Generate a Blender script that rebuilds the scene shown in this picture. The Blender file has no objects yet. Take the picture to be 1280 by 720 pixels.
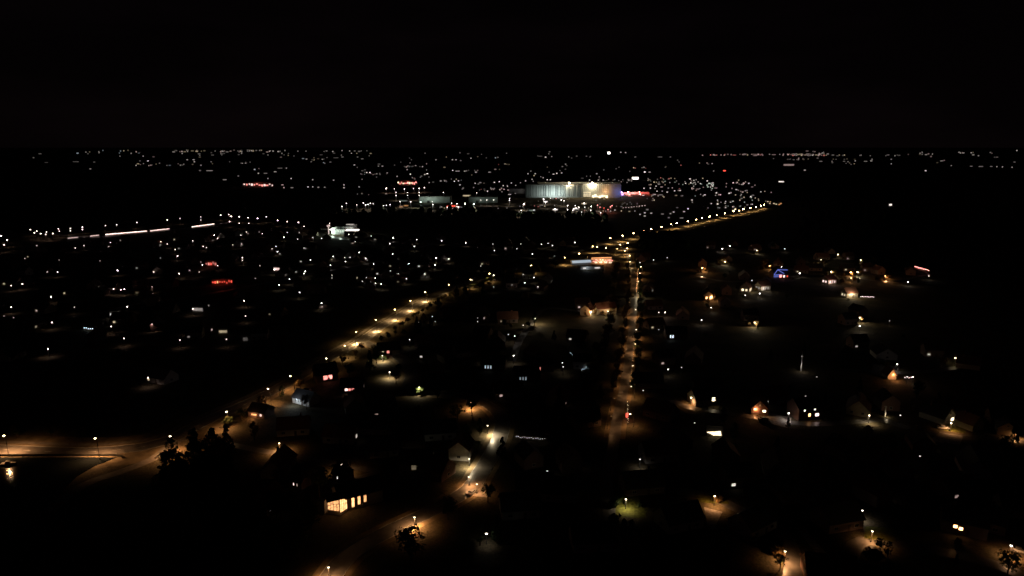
import bpy, bmesh, math, random
from mathutils import Vector, Matrix, noise
R = math.radians
PI = math.pi
sc = bpy.context.scene
COL = sc.collection
rng = random.Random(11)

# ------------------------------------------------------------------ camera geometry
H, F, PITCH = 120.0, 853.3, R(11.7)
CP, SP = math.cos(PITCH), math.sin(PITCH)
def ter(x, y):
    r = math.hypot(x, y)
    t = min(1, max(0, (r - 5000) / 4000)); t = t*t*(3 - 2*t)
    return 72 * t
def P(u, v, h=0.0):
    """ground point (height h above the ground) seen at photo pixel u, v"""
    a, b = (u - 640) / F, (360 - v) / F
    dx, dy, dz = a, CP + b*SP, -SP + b*CP
    lo, hi = 10.0, 40000.0
    if H + dz*hi > ter(dx*hi, dy*hi) + h: lo = hi = 14000.0
    # first crossing
    if lo != hi:
        n = 400; prev = lo
        for i in range(1, n + 1):
            t = 10 * (4000 ** (i / n))
            if H + dz*t <= ter(dx*t, dy*t) + h: hi = t; lo = prev; break
            prev = t
        for _ in range(30):
            m = (lo + hi) / 2
            if H + dz*m <= ter(dx*m, dy*m) + h: hi = m
            else: lo = m
    t = hi
    return Vector((dx*t, dy*t, ter(dx*t, dy*t)))
def pix(p):
    x, y, z = p[0], p[1], p[2] - H
    f = y*CP - z*SP; up = y*SP + z*CP
    return 640 + F*x/f, 360 - F*up/f
def pxsize(p): return (Vector(p) - Vector((0, 0, H))).length / 682.6   # metres per render pixel

# ------------------------------------------------------------------ materials
def mat(name, rgb, rough=0.8, spec=0.3, var=0.25, scale=1.0, bump=0.0, metal=0.0, kind='noise'):
    m = bpy.data.materials.new(name); m.use_nodes = True
    nt = m.node_tree; b = nt.nodes['Principled BSDF']
    b.inputs['Roughness'].default_value = rough
    b.inputs['Metallic'].default_value = metal
    b.inputs['Specular IOR Level'].default_value = spec
    tc = nt.nodes.new('ShaderNodeTexCoord'); 
    if kind == 'brick':
        n = nt.nodes.new('ShaderNodeTexBrick'); n.inputs['Scale'].default_value = scale
        n.inputs['Color1'].default_value = (*[c*(1+var) for c in rgb], 1); n.inputs['Color2'].default_value = (*[c*(1-var) for c in rgb], 1)
        n.inputs['Mortar'].default_value = (*[c*0.5+.1 for c in rgb], 1)
        fac = n.outputs['Fac']; nt.links.new(n.outputs['Color'], b.inputs['Base Color'])
    else:
        if kind == 'wave':
            n = nt.nodes.new('ShaderNodeTexWave'); n.inputs['Scale'].default_value = scale; n.inputs['Distortion'].default_value = 1.5
        else:
            n = nt.nodes.new('ShaderNodeTexNoise'); n.inputs['Scale'].default_value = scale; n.inputs['Detail'].default_value = 6
        r = nt.nodes.new('ShaderNodeValToRGB'); fac = n.outputs['Fac']
        r.color_ramp.elements[0].position = .3; r.color_ramp.elements[1].position = .7
        r.color_ramp.elements[0].color = (*[c*(1-var) for c in rgb], 1)
        r.color_ramp.elements[1].color = (*[min(1, c*(1+var)) for c in rgb], 1)
        nt.links.new(fac, r.inputs['Fac']); nt.links.new(r.outputs['Color'], b.inputs['Base Color'])
    nt.links.new(tc.outputs['Object'], n.inputs['Vector'])
    if bump:
        bp = nt.nodes.new('ShaderNodeBump'); bp.inputs['Strength'].default_value = bump
        nt.links.new(fac, bp.inputs['Height']); nt.links.new(bp.outputs['Normal'], b.inputs['Normal'])
    return m
def ground_mat():
    m = bpy.data.materials.new('grass_and_soil'); m.use_nodes = True
    nt = m.node_tree; b = nt.nodes['Principled BSDF']; b.inputs['Roughness'].default_value = .9; b.inputs['Specular IOR Level'].default_value = .15
    tc = nt.nodes.new('ShaderNodeTexCoord')
    n1 = nt.nodes.new('ShaderNodeTexNoise'); n1.inputs['Scale'].default_value = .06; n1.inputs['Detail'].default_value = 9; n1.inputs['Roughness'].default_value = .7
    n2 = nt.nodes.new('ShaderNodeTexNoise'); n2.inputs['Scale'].default_value = 1.3; n2.inputs['Detail'].default_value = 6
    mx = nt.nodes.new('ShaderNodeMath'); mx.operation = 'MULTIPLY_ADD'; mx.inputs[1].default_value = .5
    r = nt.nodes.new('ShaderNodeValToRGB'); e = r.color_ramp.elements
    e[0].position = .45; e[0].color = (.020, .019, .010, 1); e[1].position = .95; e[1].color = (.13, .10, .06, 1)
    k = r.color_ramp.elements.new(.68); k.color = (.050, .043, .024, 1)
    for n in (n1, n2): nt.links.new(tc.outputs['Object'], n.inputs['Vector'])
    nt.links.new(n2.outputs['Fac'], mx.inputs[0]); nt.links.new(n1.outputs['Fac'], mx.inputs[2]); nt.links.new(mx.outputs[0], r.inputs['Fac'])
    nt.links.new(r.outputs['Color'], b.inputs['Base Color'])
    bp = nt.nodes.new('ShaderNodeBump'); bp.inputs['Strength'].default_value = .6; bp.inputs['Distance'].default_value = .25
    nt.links.new(n2.outputs['Fac'], bp.inputs['Height']); nt.links.new(bp.outputs['Normal'], b.inputs['Normal'])
    return m
M = {
 'ground': ground_mat(),
 'asphalt': mat('damp_asphalt', (.090, .083, .076), .42, .5, .35, .35, .15),
 'path': mat('paving', (.17, .15, .13), .75, .3, .3, .5, .1),
 'gravel': mat('gravel_drive', (.30, .27, .24), .9, .2, .4, .8, .3),
 'paint': mat('road_paint', (.75, .75, .72), .6, .3, .1, 2),
 'verge': mat('dry_grass_verge', (.15, .115, .07), .9, .15, .45, .18, .5),
 'kerb': mat('kerb_stone', (.28, .27, .25), .8, .3, .2, 2),
 'lawn': mat('mown_lawn', (.090, .092, .018), .9, .15, .5, .9, .5),
 'brick': mat('red_brick', (.24, .12, .085), .85, .2, .2, 3, 0, 0, 'brick'),
 'stucco': mat('white_render', (.66, .64, .60), .8, .3, .08, 1),
 'cream': mat('cream_render', (.52, .45, .34), .8, .3, .1, 1),
 'greywall': mat('grey_render', (.30, .29, .28), .8, .3, .1, 1),
 'tile': mat('red_roof_tile', (.16, .072, .05), .75, .3, .3, 3, .3, 0, 'wave'),
 'slate': mat('dark_roof_tile', (.055, .05, .05), .6, .4, .3, 3, .3, 0, 'wave'),
 'metal': mat('galvanised_steel', (.35, .36, .37), .5, .5, .1, 3, 0, .6),
 'dark': mat('dark_painted_metal', (.03, .03, .03), .5, .5, .1, 3),
 'clad': mat('pale_cladding', (.52, .56, .55), .6, .4, .12, .05),
 'cladblue': mat('blue_grey_cladding', (.30, .36, .46), .6, .4, .1, .05),
 'ribs': mat('rib_shade_cladding', (.16, .18, .19), .6, .4, .2, .05),
 'wood': mat('weathered_wood', (.16, .10, .06), .8, .2, .3, 2),
 'bark': mat('bark', (.09, .065, .045), .95, .1, .3, 3),
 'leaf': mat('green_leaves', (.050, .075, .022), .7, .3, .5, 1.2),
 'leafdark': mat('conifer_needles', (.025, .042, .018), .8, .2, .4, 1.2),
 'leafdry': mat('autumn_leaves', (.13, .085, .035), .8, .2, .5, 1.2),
 'glassdark': mat('unlit_window_glass', (.02, .022, .025), .08, .6, .1, 1),
 'doorp': mat('painted_door', (.10, .06, .04), .5, .4, .1, 2),
 'carwhite': mat('white_car_paint', (.60, .60, .60), .25, .6, .03, 1),
 'carred': mat('dark_red_car_paint', (.22, .03, .02), .25, .6, .03, 1),
 'cargrey': mat('silver_car_paint', (.30, .31, .33), .25, .6, .03, 1, 0, .4),
 'tyre': mat('rubber', (.02, .02, .02), .8, .3, .1, 3),
 'canvas': mat('white_canvas', (.7, .7, .7), .8, .2, .05, 1),
}
def water_mat():
    m = bpy.data.materials.new('dark_water'); m.use_nodes = True
    nt = m.node_tree; b = nt.nodes['Principled BSDF']
    b.inputs['Base Color'].default_value = (.008, .010, .011, 1); b.inputs['Roughness'].default_value = .12; b.inputs['IOR'].default_value = 1.33
    tc = nt.nodes.new('ShaderNodeTexCoord'); n = nt.nodes.new('ShaderNodeTexNoise'); n.inputs['Scale'].default_value = .8; n.inputs['Detail'].default_value = 4
    bp = nt.nodes.new('ShaderNodeBump'); bp.inputs['Strength'].default_value = .5; bp.inputs['Distance'].default_value = .12
    nt.links.new(tc.outputs['Object'], n.inputs['Vector']); nt.links.new(n.outputs['Fac'], bp.inputs['Height']); nt.links.new(bp.outputs['Normal'], b.inputs['Normal'])
    return m
M['water'] = water_mat()
RGB = {'w': (1, .88, .80), 'p': (1, .70, .64), 'm': (1, .62, .26), 'y': (1, .80, .50), 'a': (1, .47, .18), 't': (.84, .96, .88), 'o': (1, .42, .16), 'r': (1, .10, .06),
       'b': (.22, .28, 1), 'v': (.62, .25, 1), 'g': (.82, 1, .82), 'c': (.75, .88, 1), 'k': (1, .30, .25)}
_em = {}
def emis(c, L, blotch=False, sample=False):
    q = round(math.log2(max(L, .01)) * 2) / 2
    key = (c, q, blotch, sample)
    if key in _em: return _em[key]
    m = bpy.data.materials.new('glow_' + {'w':'white','p':'pale_pink','y':'warm','a':'amber','o':'orange','r':'red','b':'blue','v':'violet','g':'greenish','c':'cool','k':'coral','m':'golden','t':'pale_green'}[c]); m.use_nodes = True
    nt = m.node_tree; b = nt.nodes['Principled BSDF']; b.inputs['Base Color'].default_value = (.5, .5, .5, 1)
    b.inputs['Emission Color'].default_value = (*RGB[c], 1); b.inputs['Emission Strength'].default_value = 2 ** q
    if blotch:
        tc = nt.nodes.new('ShaderNodeTexCoord'); n = nt.nodes.new('ShaderNodeTexNoise'); n.inputs['Scale'].default_value = 1.6; n.inputs['Detail'].default_value = 3
        mr = nt.nodes.new('ShaderNodeMapRange'); mr.inputs[1].default_value = .35; mr.inputs[2].default_value = .65; mr.inputs[3].default_value = .35 * 2**q; mr.inputs[4].default_value = 1.4 * 2**q
        nt.links.new(tc.outputs['Object'], n.inputs['Vector']); nt.links.new(n.outputs['Fac'], mr.inputs[0]); nt.links.new(mr.outputs[0], b.inputs['Emission Strength'])
    m.cycles.emission_sampling = 'AUTO' if sample else 'NONE'
    _em[key] = m
    return m
def lev(T, p, area):
    """emission that makes a glowing surface of this area average T in one render pixel"""
    a = pxsize(p) ** 2
    return max(T * a / max(area, .01), T) if area < a else T

# ------------------------------------------------------------------ mesh helpers
def box(bm, cx, cy, cz, sx, sy, sz, rot=0.0):
    r = bmesh.ops.create_cube(bm, size=1, matrix=Matrix.Translation((cx, cy, cz)) @ Matrix.Rotation(rot, 4, 'Z') @ Matrix.Diagonal((sx, sy, sz, 1)))
    return r['verts']
def cone(bm, cx, cy, z0, r1, r2, h, n=8):
    bmesh.ops.create_cone(bm, cap_ends=True, segments=n, radius1=r1, radius2=r2, depth=h, matrix=Matrix.Translation((cx, cy, z0 + h/2)))
def tube(bm, a, b, r1, r2=None, n=6):
    a, b = Vector(a), Vector(b); r2 = r1 if r2 is None else r2
    d = b - a
    bmesh.ops.create_cone(bm, cap_ends=True, segments=n, radius1=r1, radius2=r2, depth=d.length,
        matrix=Matrix.Translation((a + b)/2) @ d.to_track_quat('Z', 'Y').to_matrix().to_4x4())
def poly(bm, pts, faces):
    vs = [bm.verts.new(p) for p in pts]
    for f in faces: bm.faces.new([vs[i] for i in f])
_cache = {}
def mesh(key, fn, smooth=False):
    if key in _cache: return _cache[key]
    bm = bmesh.new(); fn(bm)
    bmesh.ops.recalc_face_normals(bm, faces=bm.faces)
    me = bpy.data.meshes.new(str(key[0]) if isinstance(key, tuple) else str(key)); bm.to_mesh(me); bm.free()
    if smooth:
        for p in me.polygons: p.use_smooth = True
    _cache[key] = me
    return me
def put(name, me, m, parent=None, loc=(0, 0, 0), rz=0.0):
    if not me.materials: me.materials.append(m)
    o = bpy.data.objects.new(name, me); COL.objects.link(o)
    if me.materials[0] is not m:
        o.material_slots[0].link = 'OBJECT'; o.material_slots[0].material = m
    o.parent = parent; o.location = loc; o.rotation_euler.z = rz
    return o
_n = [0]
def one(name, fn, m, parent=None, loc=(0, 0, 0), rz=0.0, smooth=False):
    _n[0] += 1
    return put(name, mesh((name, 'uniq', _n[0]), fn, smooth), m, parent, loc, rz)
def root(name, loc, rz=0.0):
    o = bpy.data.objects.new(name, None); COL.objects.link(o); o.location = loc; o.rotation_euler.z = rz
    o.empty_display_size = .5
    return o
def tag(o, label, cat, group=None):
    o['label'] = label; o['category'] = cat
    if group: o['group'] = group
    return o
# -------- labels by nearest landmark
LM = []      # (name, u, v)
PEND = []    # (obj, prefix, cat, group, u, v)
def later(o, prefix, cat, group, p):
    u, v = pix(p); PEND.append((o, prefix, cat, group, u, v))
ORD = ['nearest', 'second nearest', 'third nearest', 'fourth nearest', 'fifth nearest', 'sixth nearest', 'seventh nearest', 'eighth nearest', 'ninth nearest', 'tenth nearest']
def resolve():
    bins = {}
    for it in PEND:
        o, pre, cat, grp, u, v = it
        best = None
        for name, lu, lv in LM:
            d = math.hypot((u - lu), (v - lv) * 2.0)
            if best is None or d < best[0]: best = (d, name, lu, lv)
        d, name, lu, lv = best
        dirn = ('left of' if u < lu else 'right of') if abs(u - lu) > abs(v - lv) * 2 else ('beyond' if v < lv else 'in front of')
        bins.setdefault((pre, dirn, name), []).append((d, it))
    for (pre, dirn, name), L in bins.items():
        L.sort(key=lambda t: t[0])
        for i, (d, it) in enumerate(L):
            lab = '%s %s the %s' % (pre, dirn, name) if len(pre.split()) < 8 or dirn != 'in front of' else '%s before the %s' % (pre, name)
            if len(L) > 1: lab += ', ' + (ORD[i] if i < 10 else '%dth nearest' % (i + 1))
            tag(it[0], lab, it[2], it[3])

# ------------------------------------------------------------------ lights
_ld = {}
def lamp_data(kind, c, power, size=.15, spot=150, blend=1.0):
    q = round(math.log2(max(power, 1)) * 2) / 2
    key = (kind, c, q, size, spot, blend)
    if key in _ld: return _ld[key]
    d = bpy.data.lights.new('lamp_light', kind); d.energy = 2 ** q; d.color = RGB[c]; d.shadow_soft_size = size
    if kind == 'SPOT': d.spot_size = R(spot); d.spot_blend = blend
    _ld[key] = d
    return d
def light(parent, loc, kind, c, power, rot=(0, 0, 0), **k):
    o = bpy.data.objects.new('light_source', lamp_data(kind, c, power, **k)); COL.objects.link(o)
    o.parent = parent; o.location = loc; o.rotation_euler = rot
    return o

# ------------------------------------------------------------------ roads
def smooth_line(pts, step=8.0):
    out = []
    n = len(pts)
    for i in range(n - 1):
        p0, p1, p2, p3 = pts[max(i-1, 0)], pts[i], pts[i+1], pts[min(i+2, n-1)]
        k = max(2, int((p2 - p1).length / step))
        for j in range(k):
            t = j / k
            out.append(.5*((2*p1) + (p2-p0)*t + (2*p0-5*p1+4*p2-p3)*t*t + (3*p1-p0-3*p2+p3)*t*t*t))
    out.append(pts[-1])
    return out
def pxline(txt, step=8.0):
    pts = [P(*map(float, s.split(','))) for s in txt.split()]
    return smooth_line(pts, step)
def offs(line, o):
    out = []
    for i, p in enumerate(line):
        a, b = line[max(i-1, 0)], line[min(i+1, len(line)-1)]
        d = (b - a).to_2d().normalized(); nrm = Vector((d.y, -d.x, 0))      # to the right of travel
        out.append(p + nrm*o)
    return out
def ribbon(name, line, w, z, m, thick=0.0, off=0.0):
    L, Rr = offs(line, off - w/2), offs(line, off + w/2)
    def fn(bm):
        prev = None
        for a, b in zip(L, Rr):
            va = bm.verts.new((a.x, a.y, ter(a.x, a.y) + z)); vb = bm.verts.new((b.x, b.y, ter(b.x, b.y) + z))
            if prev: bm.faces.new((prev[0], prev[1], vb, va))
            prev = (va, vb)
        if thick:
            r = bmesh.ops.extrude_face_region(bm, geom=bm.faces[:])
            for v in r['geom']:
                if isinstance(v, bmesh.types.BMVert): v.co.z -= thick
    o = one(name, fn, m); o['kind'] = 'structure'
    return o
def dashes(name, line, w, z, m, dash, gap, off=0.0):
    def fn(bm):
        acc = 0; ln = offs(line, off)
        for i in range(len(ln) - 1):
            a, b = ln[i], ln[i+1]; L = (b - a).length; d = (b - a).normalized(); nrm = Vector((d.y, -d.x, 0)) * w/2
            s = 0
            while s < L:
                ph = (acc + s) % (dash + gap)
                if ph < dash - 1e-3:
                    e = min(L, s + dash - ph); p, q = a + d*s, a + d*e
                    vs = [bm.verts.new((x.x, x.y, z)) for x in (p - nrm, p + nrm, q + nrm, q - nrm)]
                    bm.faces.new(vs); s = e + 1e-3
                else: s += dash + gap - ph
            acc += L
    o = one(name, fn, m); o['kind'] = 'structure'
ROADS = []
def road(name, txt, w, m='asphalt', kerb=False, mark=False, step=8.0, layer=0):
    ln = pxline(txt, step); z = .012 + .006*layer
    ribbon(name, ln, w, z, M[m])
    if kerb:
        ribbon(name + '_kerb', ln, .18, .12, M['kerb'], .12, w/2 + .09)
        ribbon(name + '_kerb', ln, .18, .12, M['kerb'], .12, -w/2 - .09)
    if mark: dashes(name + '_marking', ln, .14, z + .005, M['paint'], 3, 5)
    ROADS.append((ln, w))
    return ln
def road_dist(p):
    best = (1e9, None)
    for ln, w in ROADS:
        for q in ln[::2]:
            d = math.hypot(q.x - p.x, q.y - p.y)
            if d < best[0]: best = (d, q)
    return best

# ground
def gfn(bm):
    rings = [0.0] + [15 * (1.16 ** i) for i in range(54)]
    N = 96; prev = None
    for r in rings:
        if r == 0: prev = [bm.verts.new((0, 0, 0))]; continue
        cur = [bm.verts.new((r*math.cos(2*PI*k/N), r*math.sin(2*PI*k/N), ter(r, 0))) for k in range(N)]
        for k in range(N):
            k2 = (k+1) % N
            if len(prev) == 1: bm.faces.new((prev[0], cur[k], cur[k2]))
            else: bm.faces.new((prev[k], cur[k], cur[k2], prev[k2]))
        prev = cur
g = one('ground', gfn, M['ground']); g['kind'] = 'structure'

MAINTXT = '-260,556 -120,560 0,562 90,565 150,562 205,552 262,524 318,500 372,472 420,443 449,428 474,410 497,396 516,384 533,374.5 565,362 605,347 650,334.5 700,321 740,309 765,301.5 806,292 846,283 880,276.5 915,267.5 945,261 963,256 980,250 990,247'
MAIN = road('main_road', MAINTXT, 8.0, kerb=False, step=6)
near_main = [p for p in MAIN if p.y < 900]
ribbon('main_road_kerb', near_main, .2, .12, M['kerb'], .12, 4.1); ribbon('main_road_kerb', near_main, .2, .12, M['kerb'], .12, -4.1)
dashes('main_road_marking', near_main, .15, .018, M['paint'], 3, 6)
ribbon('cycle_path', near_main, 2.4, .016, M['path'], 0, -7.0)
STRAIGHT = road('straight_road', '768,548 772,520 779,490 784,460 788,430 791,400 792.5,375 792,350 789,330 784,318 776,306 766,301', 4.6, layer=1, step=6)
ribbon('grass_verge', [p for p in MAIN if pix(p)[0] < 262], 30, .006, M['verge'], 0, 1)
CURVE = road('curved_road', '452,426 474,436 500,448 514,466 512,482 530,491 560,493 590,498 616,510 628,526 624,548 612,572 600,592 588,610 560,628 524,646 490,662 450,684 425,705 405,735', 6.5, kerb=True, step=4, layer=1)
LANE = road('left_lane', '250,532 215,556 190,574 150,590 105,606 60,640', 4.5, 'path', layer=2, step=4)
road('lane', '440,600 470,590 430,582 380,572 330,564 270,552', 4.0, 'asphalt', layer=2, step=4)
road('residential_street', '1060,720 1064,690 1080,676 1130,682 1200,694 1262,712 1300,735', 5.0, layer=1, step=4)
road('residential_street', '985,745 992,700 982,672 966,655 930,640 890,622 840,612', 5.0, layer=1, step=4)
road('residential_street', '770,700 766,660 760,630 758,600 766,560 770,540', 4.5, layer=3, step=4)
road('garden_drive', '1044,720 1030,696 1010,672 1000,660', 3.0, 'gravel', layer=2, step=3)
road('residential_street', '1100,524 1140,536 1190,546 1250,548 1330,560', 5.0, layer=1, step=4)
road('residential_street', '840,500 860,509 900,515 960,524 1010,530 1060,528 1100,524', 4.5, layer=2, step=4)
road('residential_street', '1050,462 1090,464 1130,466 1180,462 1220,455', 4.5, layer=1, step=4)
road('residential_street', '872,345 910,352 960,349 1010,344 1060,346 1110,352 1150,345 1180,340', 5.0, layer=1)
road('residential_street', '500,316 552,303 582,307 612,309 650,316', 5.0, layer=1)
road('residential_street', '60,400 120,392 170,380 230,372 300,360 360,348 430,335 500,322', 5.0, layer=1)
road('highway', '-60,300 40,292 113,296.5 150,292.5 212,287.5 268,281 320,272 350,272 400,292 440,300 500,303', 9.0, layer=2)
road('residential_street', '640,452 650,425 664,405 672,392 690,385 740,391 790,393', 4.5, layer=1, step=5)

ribbon('grass_verge', [p for p in MAIN if 255 < pix(p)[0] < 400], 15, .006, M['verge'])
ribbon('grass_verge', CURVE, 11, .008, M['verge'])
ribbon('grass_verge', STRAIGHT, 9, .007, M['verge'])
# water with bank
wp = [P(u, v) for u, v in ((-420, 572), (60, 571.5), (148, 571.5), (118, 583), (96, 596), (66, 625), (30, 700), (10, 800), (-500, 800))]
def wfn(bm): bm.faces.new([bm.verts.new((p.x, p.y, .022)) for p in wp])
o = one('water', wfn, M['water']); o['kind'] = 'structure'
bank = smooth_line([P(-420, 570.5), P(60, 570.2), P(145, 570.2), P(153, 573)], 5)
def qfn(bm):
    for a, b in zip(bank[:-1], bank[1:]):
        d = b - a; box(bm, *((a+b)/2 + Vector((0, 0, .45))), d.length*1.02, .35, .9, math.atan2(d.y, d.x))
q = one('quay_wall', qfn, M['dark']); tag(q, 'low dark quay wall between the lit riverside verge and the black water', 'quay wall')

# ------------------------------------------------------------------ lamp objects
def globe_fn(r, squash=1.0):
    def fn(bm): bmesh.ops.create_uvsphere(bm, u_segments=12, v_segments=8, radius=r, matrix=Matrix.Diagonal((1, 1, squash, 1)))
    return fn
def post_lamp(u, v, h=4.0, T=5, c='w', power=0, r=.28, name='street_lamp', pre='white street lamp', grp='post top street lamps', lab=None):
    base = P(u, v, h); t = root(name, base)
    far = base.y > 1100
    rr = r if base.y < 700 else r * 1.25 if base.y < 1500 else r * 2.0 if base.y < 3500 else r*3
    put('post', mesh(('post', h), lambda bm: (cone(bm, 0, 0, 0, .10, .05, h - .15), cone(bm, 0, 0, 0, .16, .16, .5))), M['dark'], t)
    if not far: put('cap', mesh(('lampcap',), lambda bm: cone(bm, 0, 0, 0, .34, .06, .16, 10)), M['dark'], t, (0, 0, h + rr*.8))
    put('lantern', mesh(('globe', round(rr, 2)), globe_fn(rr, .8), True), emis(c, lev(T, base, PI*rr*rr*.8)), t, (0, 0, h))
    if power:
        light(t, (0, -.45, h - rr), 'SPOT', c, power, spot=140)
    if lab: tag(t, lab, 'street lamp', grp)
    else: later(t, pre, 'street lamp', grp, base + Vector((0, 0, h)))
    return t
def arm_lamp(u, v, h=8.0, T=8, c='y', power=800, pc='a', lab=None, pre='tall curved arm road lamp', grp='road lamps with curved arms', toward=None, tight=90, wide=.3):
    hp = P(u, v, h)
    if toward is None:
        d, qq = road_dist(hp)
        if qq is None or d < 1.0: dv = Vector((.5, -1, 0)).normalized()
        else: dv = Vector((qq.x - hp.x, qq.y - hp.y, 0)).normalized()
    else: dv = Vector((math.cos(toward), math.sin(toward), 0))
    base = hp - dv * 1.6; rz = math.atan2(dv.y, dv.x)
    t = root('street_lamp', base, rz)
    def pole(bm): cone(bm, 0, 0, 0, .13, .07, h - .5); cone(bm, 0, 0, 0, .2, .2, .6)
    def arm(bm):
        pts = [(0, 0, h-.5), (.15, 0, h-.1), (.5, 0, h+.15), (1.1, 0, h+.22)]
        for a, b in zip(pts[:-1], pts[1:]): tube(bm, a, b, .06, .05)
    def head(bm):
        vs = box(bm, 1.6, 0, h + .18, 1.0, .42, .16)
        for q in vs:
            if q.co.z > h + .2: q.co.x = 1.6 + (q.co.x - 1.6)*.8; q.co.y *= .6
    put('pole', mesh(('pole', h), pole), M['dark'], t); put('arm', mesh(('arm', h), arm), M['dark'], t); put('head', mesh(('head', h), head), M['dark'], t)
    sz = 1.0 if base.y < 700 else 1.5 if base.y < 1200 else 2.2
    put('diffuser', mesh(('diff', sz), globe_fn(.36*sz, .55), True), emis(c, lev(T, base, .22*sz*sz)), t, (1.6, 0, h + .02))
    if power:
        light(t, (1.6, 0, h - .28*sz), 'SPOT', pc, power*wide, spot=155, size=.25)
        light(t, (1.6, 0, h - .3*sz), 'SPOT', pc, power*(1 - wide), spot=tight, size=.25)
    if lab: tag(t, lab, 'street lamp', grp)
    else: later(t, pre, 'street lamp', grp, hp + Vector((0, 0, h)))
    return t

ord_ = ['first', 'second', 'third', 'fourth', 'fifth', 'sixth', 'seventh', 'eighth', 'ninth', 'tenth', 'eleventh', 'twelfth', 'thirteenth', 'fourteenth', 'fifteenth', 'sixteenth', 'seventeenth', 'eighteenth', 'nineteenth', 'twentieth', 'twenty-first', 'twenty-second', 'twenty-third', 'twenty-fourth', 'twenty-fifth', 'twenty-sixth', 'twenty-seventh', 'twenty-eighth', 'twenty-ninth', 'thirtieth']
# main road, from the river end
near = [(5, 544.5, 11, 2600, 'a'), (119, 548, 9, 2400, 'a'), (213, 545.3, 9, 1300, 'a'), (283, 514.7, 8, 1500, 'a'), (335, 486, 8, 1900, 'a'), (363, 470, 8, 1300, 'a'), (408, 448, 6, 700, 'a'),
        (431, 432, 8, 1600, 'y'), (445, 415, 12, 7000, 'y'), (470, 400, 11, 5500, 'y'), (493.5, 387, 12, 6500, 'y'), (513, 376, 9, 5500, 'y'), (531.5, 365, 11, 5500, 'y')]
for i, (u, v, T, pw, c) in enumerate(near):
    arm_lamp(u, v, 8.0, T*2.4, 'm' if i > 6 else 'y', pw*(19 if i > 7 else 10 if i < 3 else 5), 'm' if i > 6 else c, tight=50 if i > 7 else 95, wide=.8 if i < 3 else .45 if i < 7 else .14, lab='amber road lamp beside the main road, %s along it from the river end' % ord_[i], grp='amber lamps along the main road')
farl = '561,356 588,349.5 612,342 664,332 706,322 724,317 741,308 763,297.5 778,294.5 792,291.5 805,288.5 814,286 827,283.5 839,280.5 846,279 860,276.5 870,274.5 878,272.5 887,270.8 896,269 906,266.8 917,264 924,263.3 929,261.7 938,260 945,258.7 951,257 955,255.7'
for i, s in enumerate(farl.split()):
    u, v = map(float, s.split(','))
    arm_lamp(u, v, 8.0, (26 if i > 6 else 14) * (1, .6, 1.25)[i % 3], 'm', (7000 if i < 3 else 14000 if i < 7 else 26000), 'm', lab='small amber lamp on the far main road, %s before its far end' % ord_[27 - i], grp='amber lamps along the far main road')
# junction lamps
for i, (u, v, T, nm) in enumerate([(757.5, 310, 6, 'beside the neon restaurant roof'), (775, 305.7, 8, 'in the middle of the busy junction'), (784.5, 304, 14, 'brightest of the junction cluster'), (784, 310.5, 7, 'just below the brightest junction lamp'), (781, 313.5, 6, 'third down the junction cluster'),
                            (762, 318, 6, 'right above the neon restaurant'), (771.5, 311, 3, 'small and dim inside the junction cluster'), (787, 319.7, 7, 'at the top of the straight tree lined road'), (787.5, 327, 4, 'lowest of the junction cluster'), (746.5, 308.6, 6, 'by the pale roof near the junction')]):
    arm_lamp(u, v, 7.0, T*1.6, 'm', 8000, 'm', lab='warm lamp ' + nm, grp='junction lamps')
# highway lamps (left)
hw = '1,295,3 9,300,3.5 5,306,3 38,287,3 43,291,3 46,289,2 51,292,3 57,293,3 58,290,2 66,292,3 73,286,2 74,289,2 88,285.5,2 88,288.5,2 103,284,3 103,287,3 132,282,2 146,281,1.5 171,278,3 209,275,3 225,273,1.5 251,271,1.5 251,275,1 276,269,3 286,268,3 289,270.5,5 299,271,3 310,272,3.5 287,277,3.5 299,279,2 311,279,2 322,273,4 333,271,3 347,275.5,4 359,277,3.5 373,278,4 380,283,2.5'
for s in hw.split():
    u, v, b = map(float, s.split(','))
    arm_lamp(u, v, 9.0, b*.9, 'p', 500, 'p', pre='pinkish highway lamp', grp='lamps along the left highway')
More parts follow.
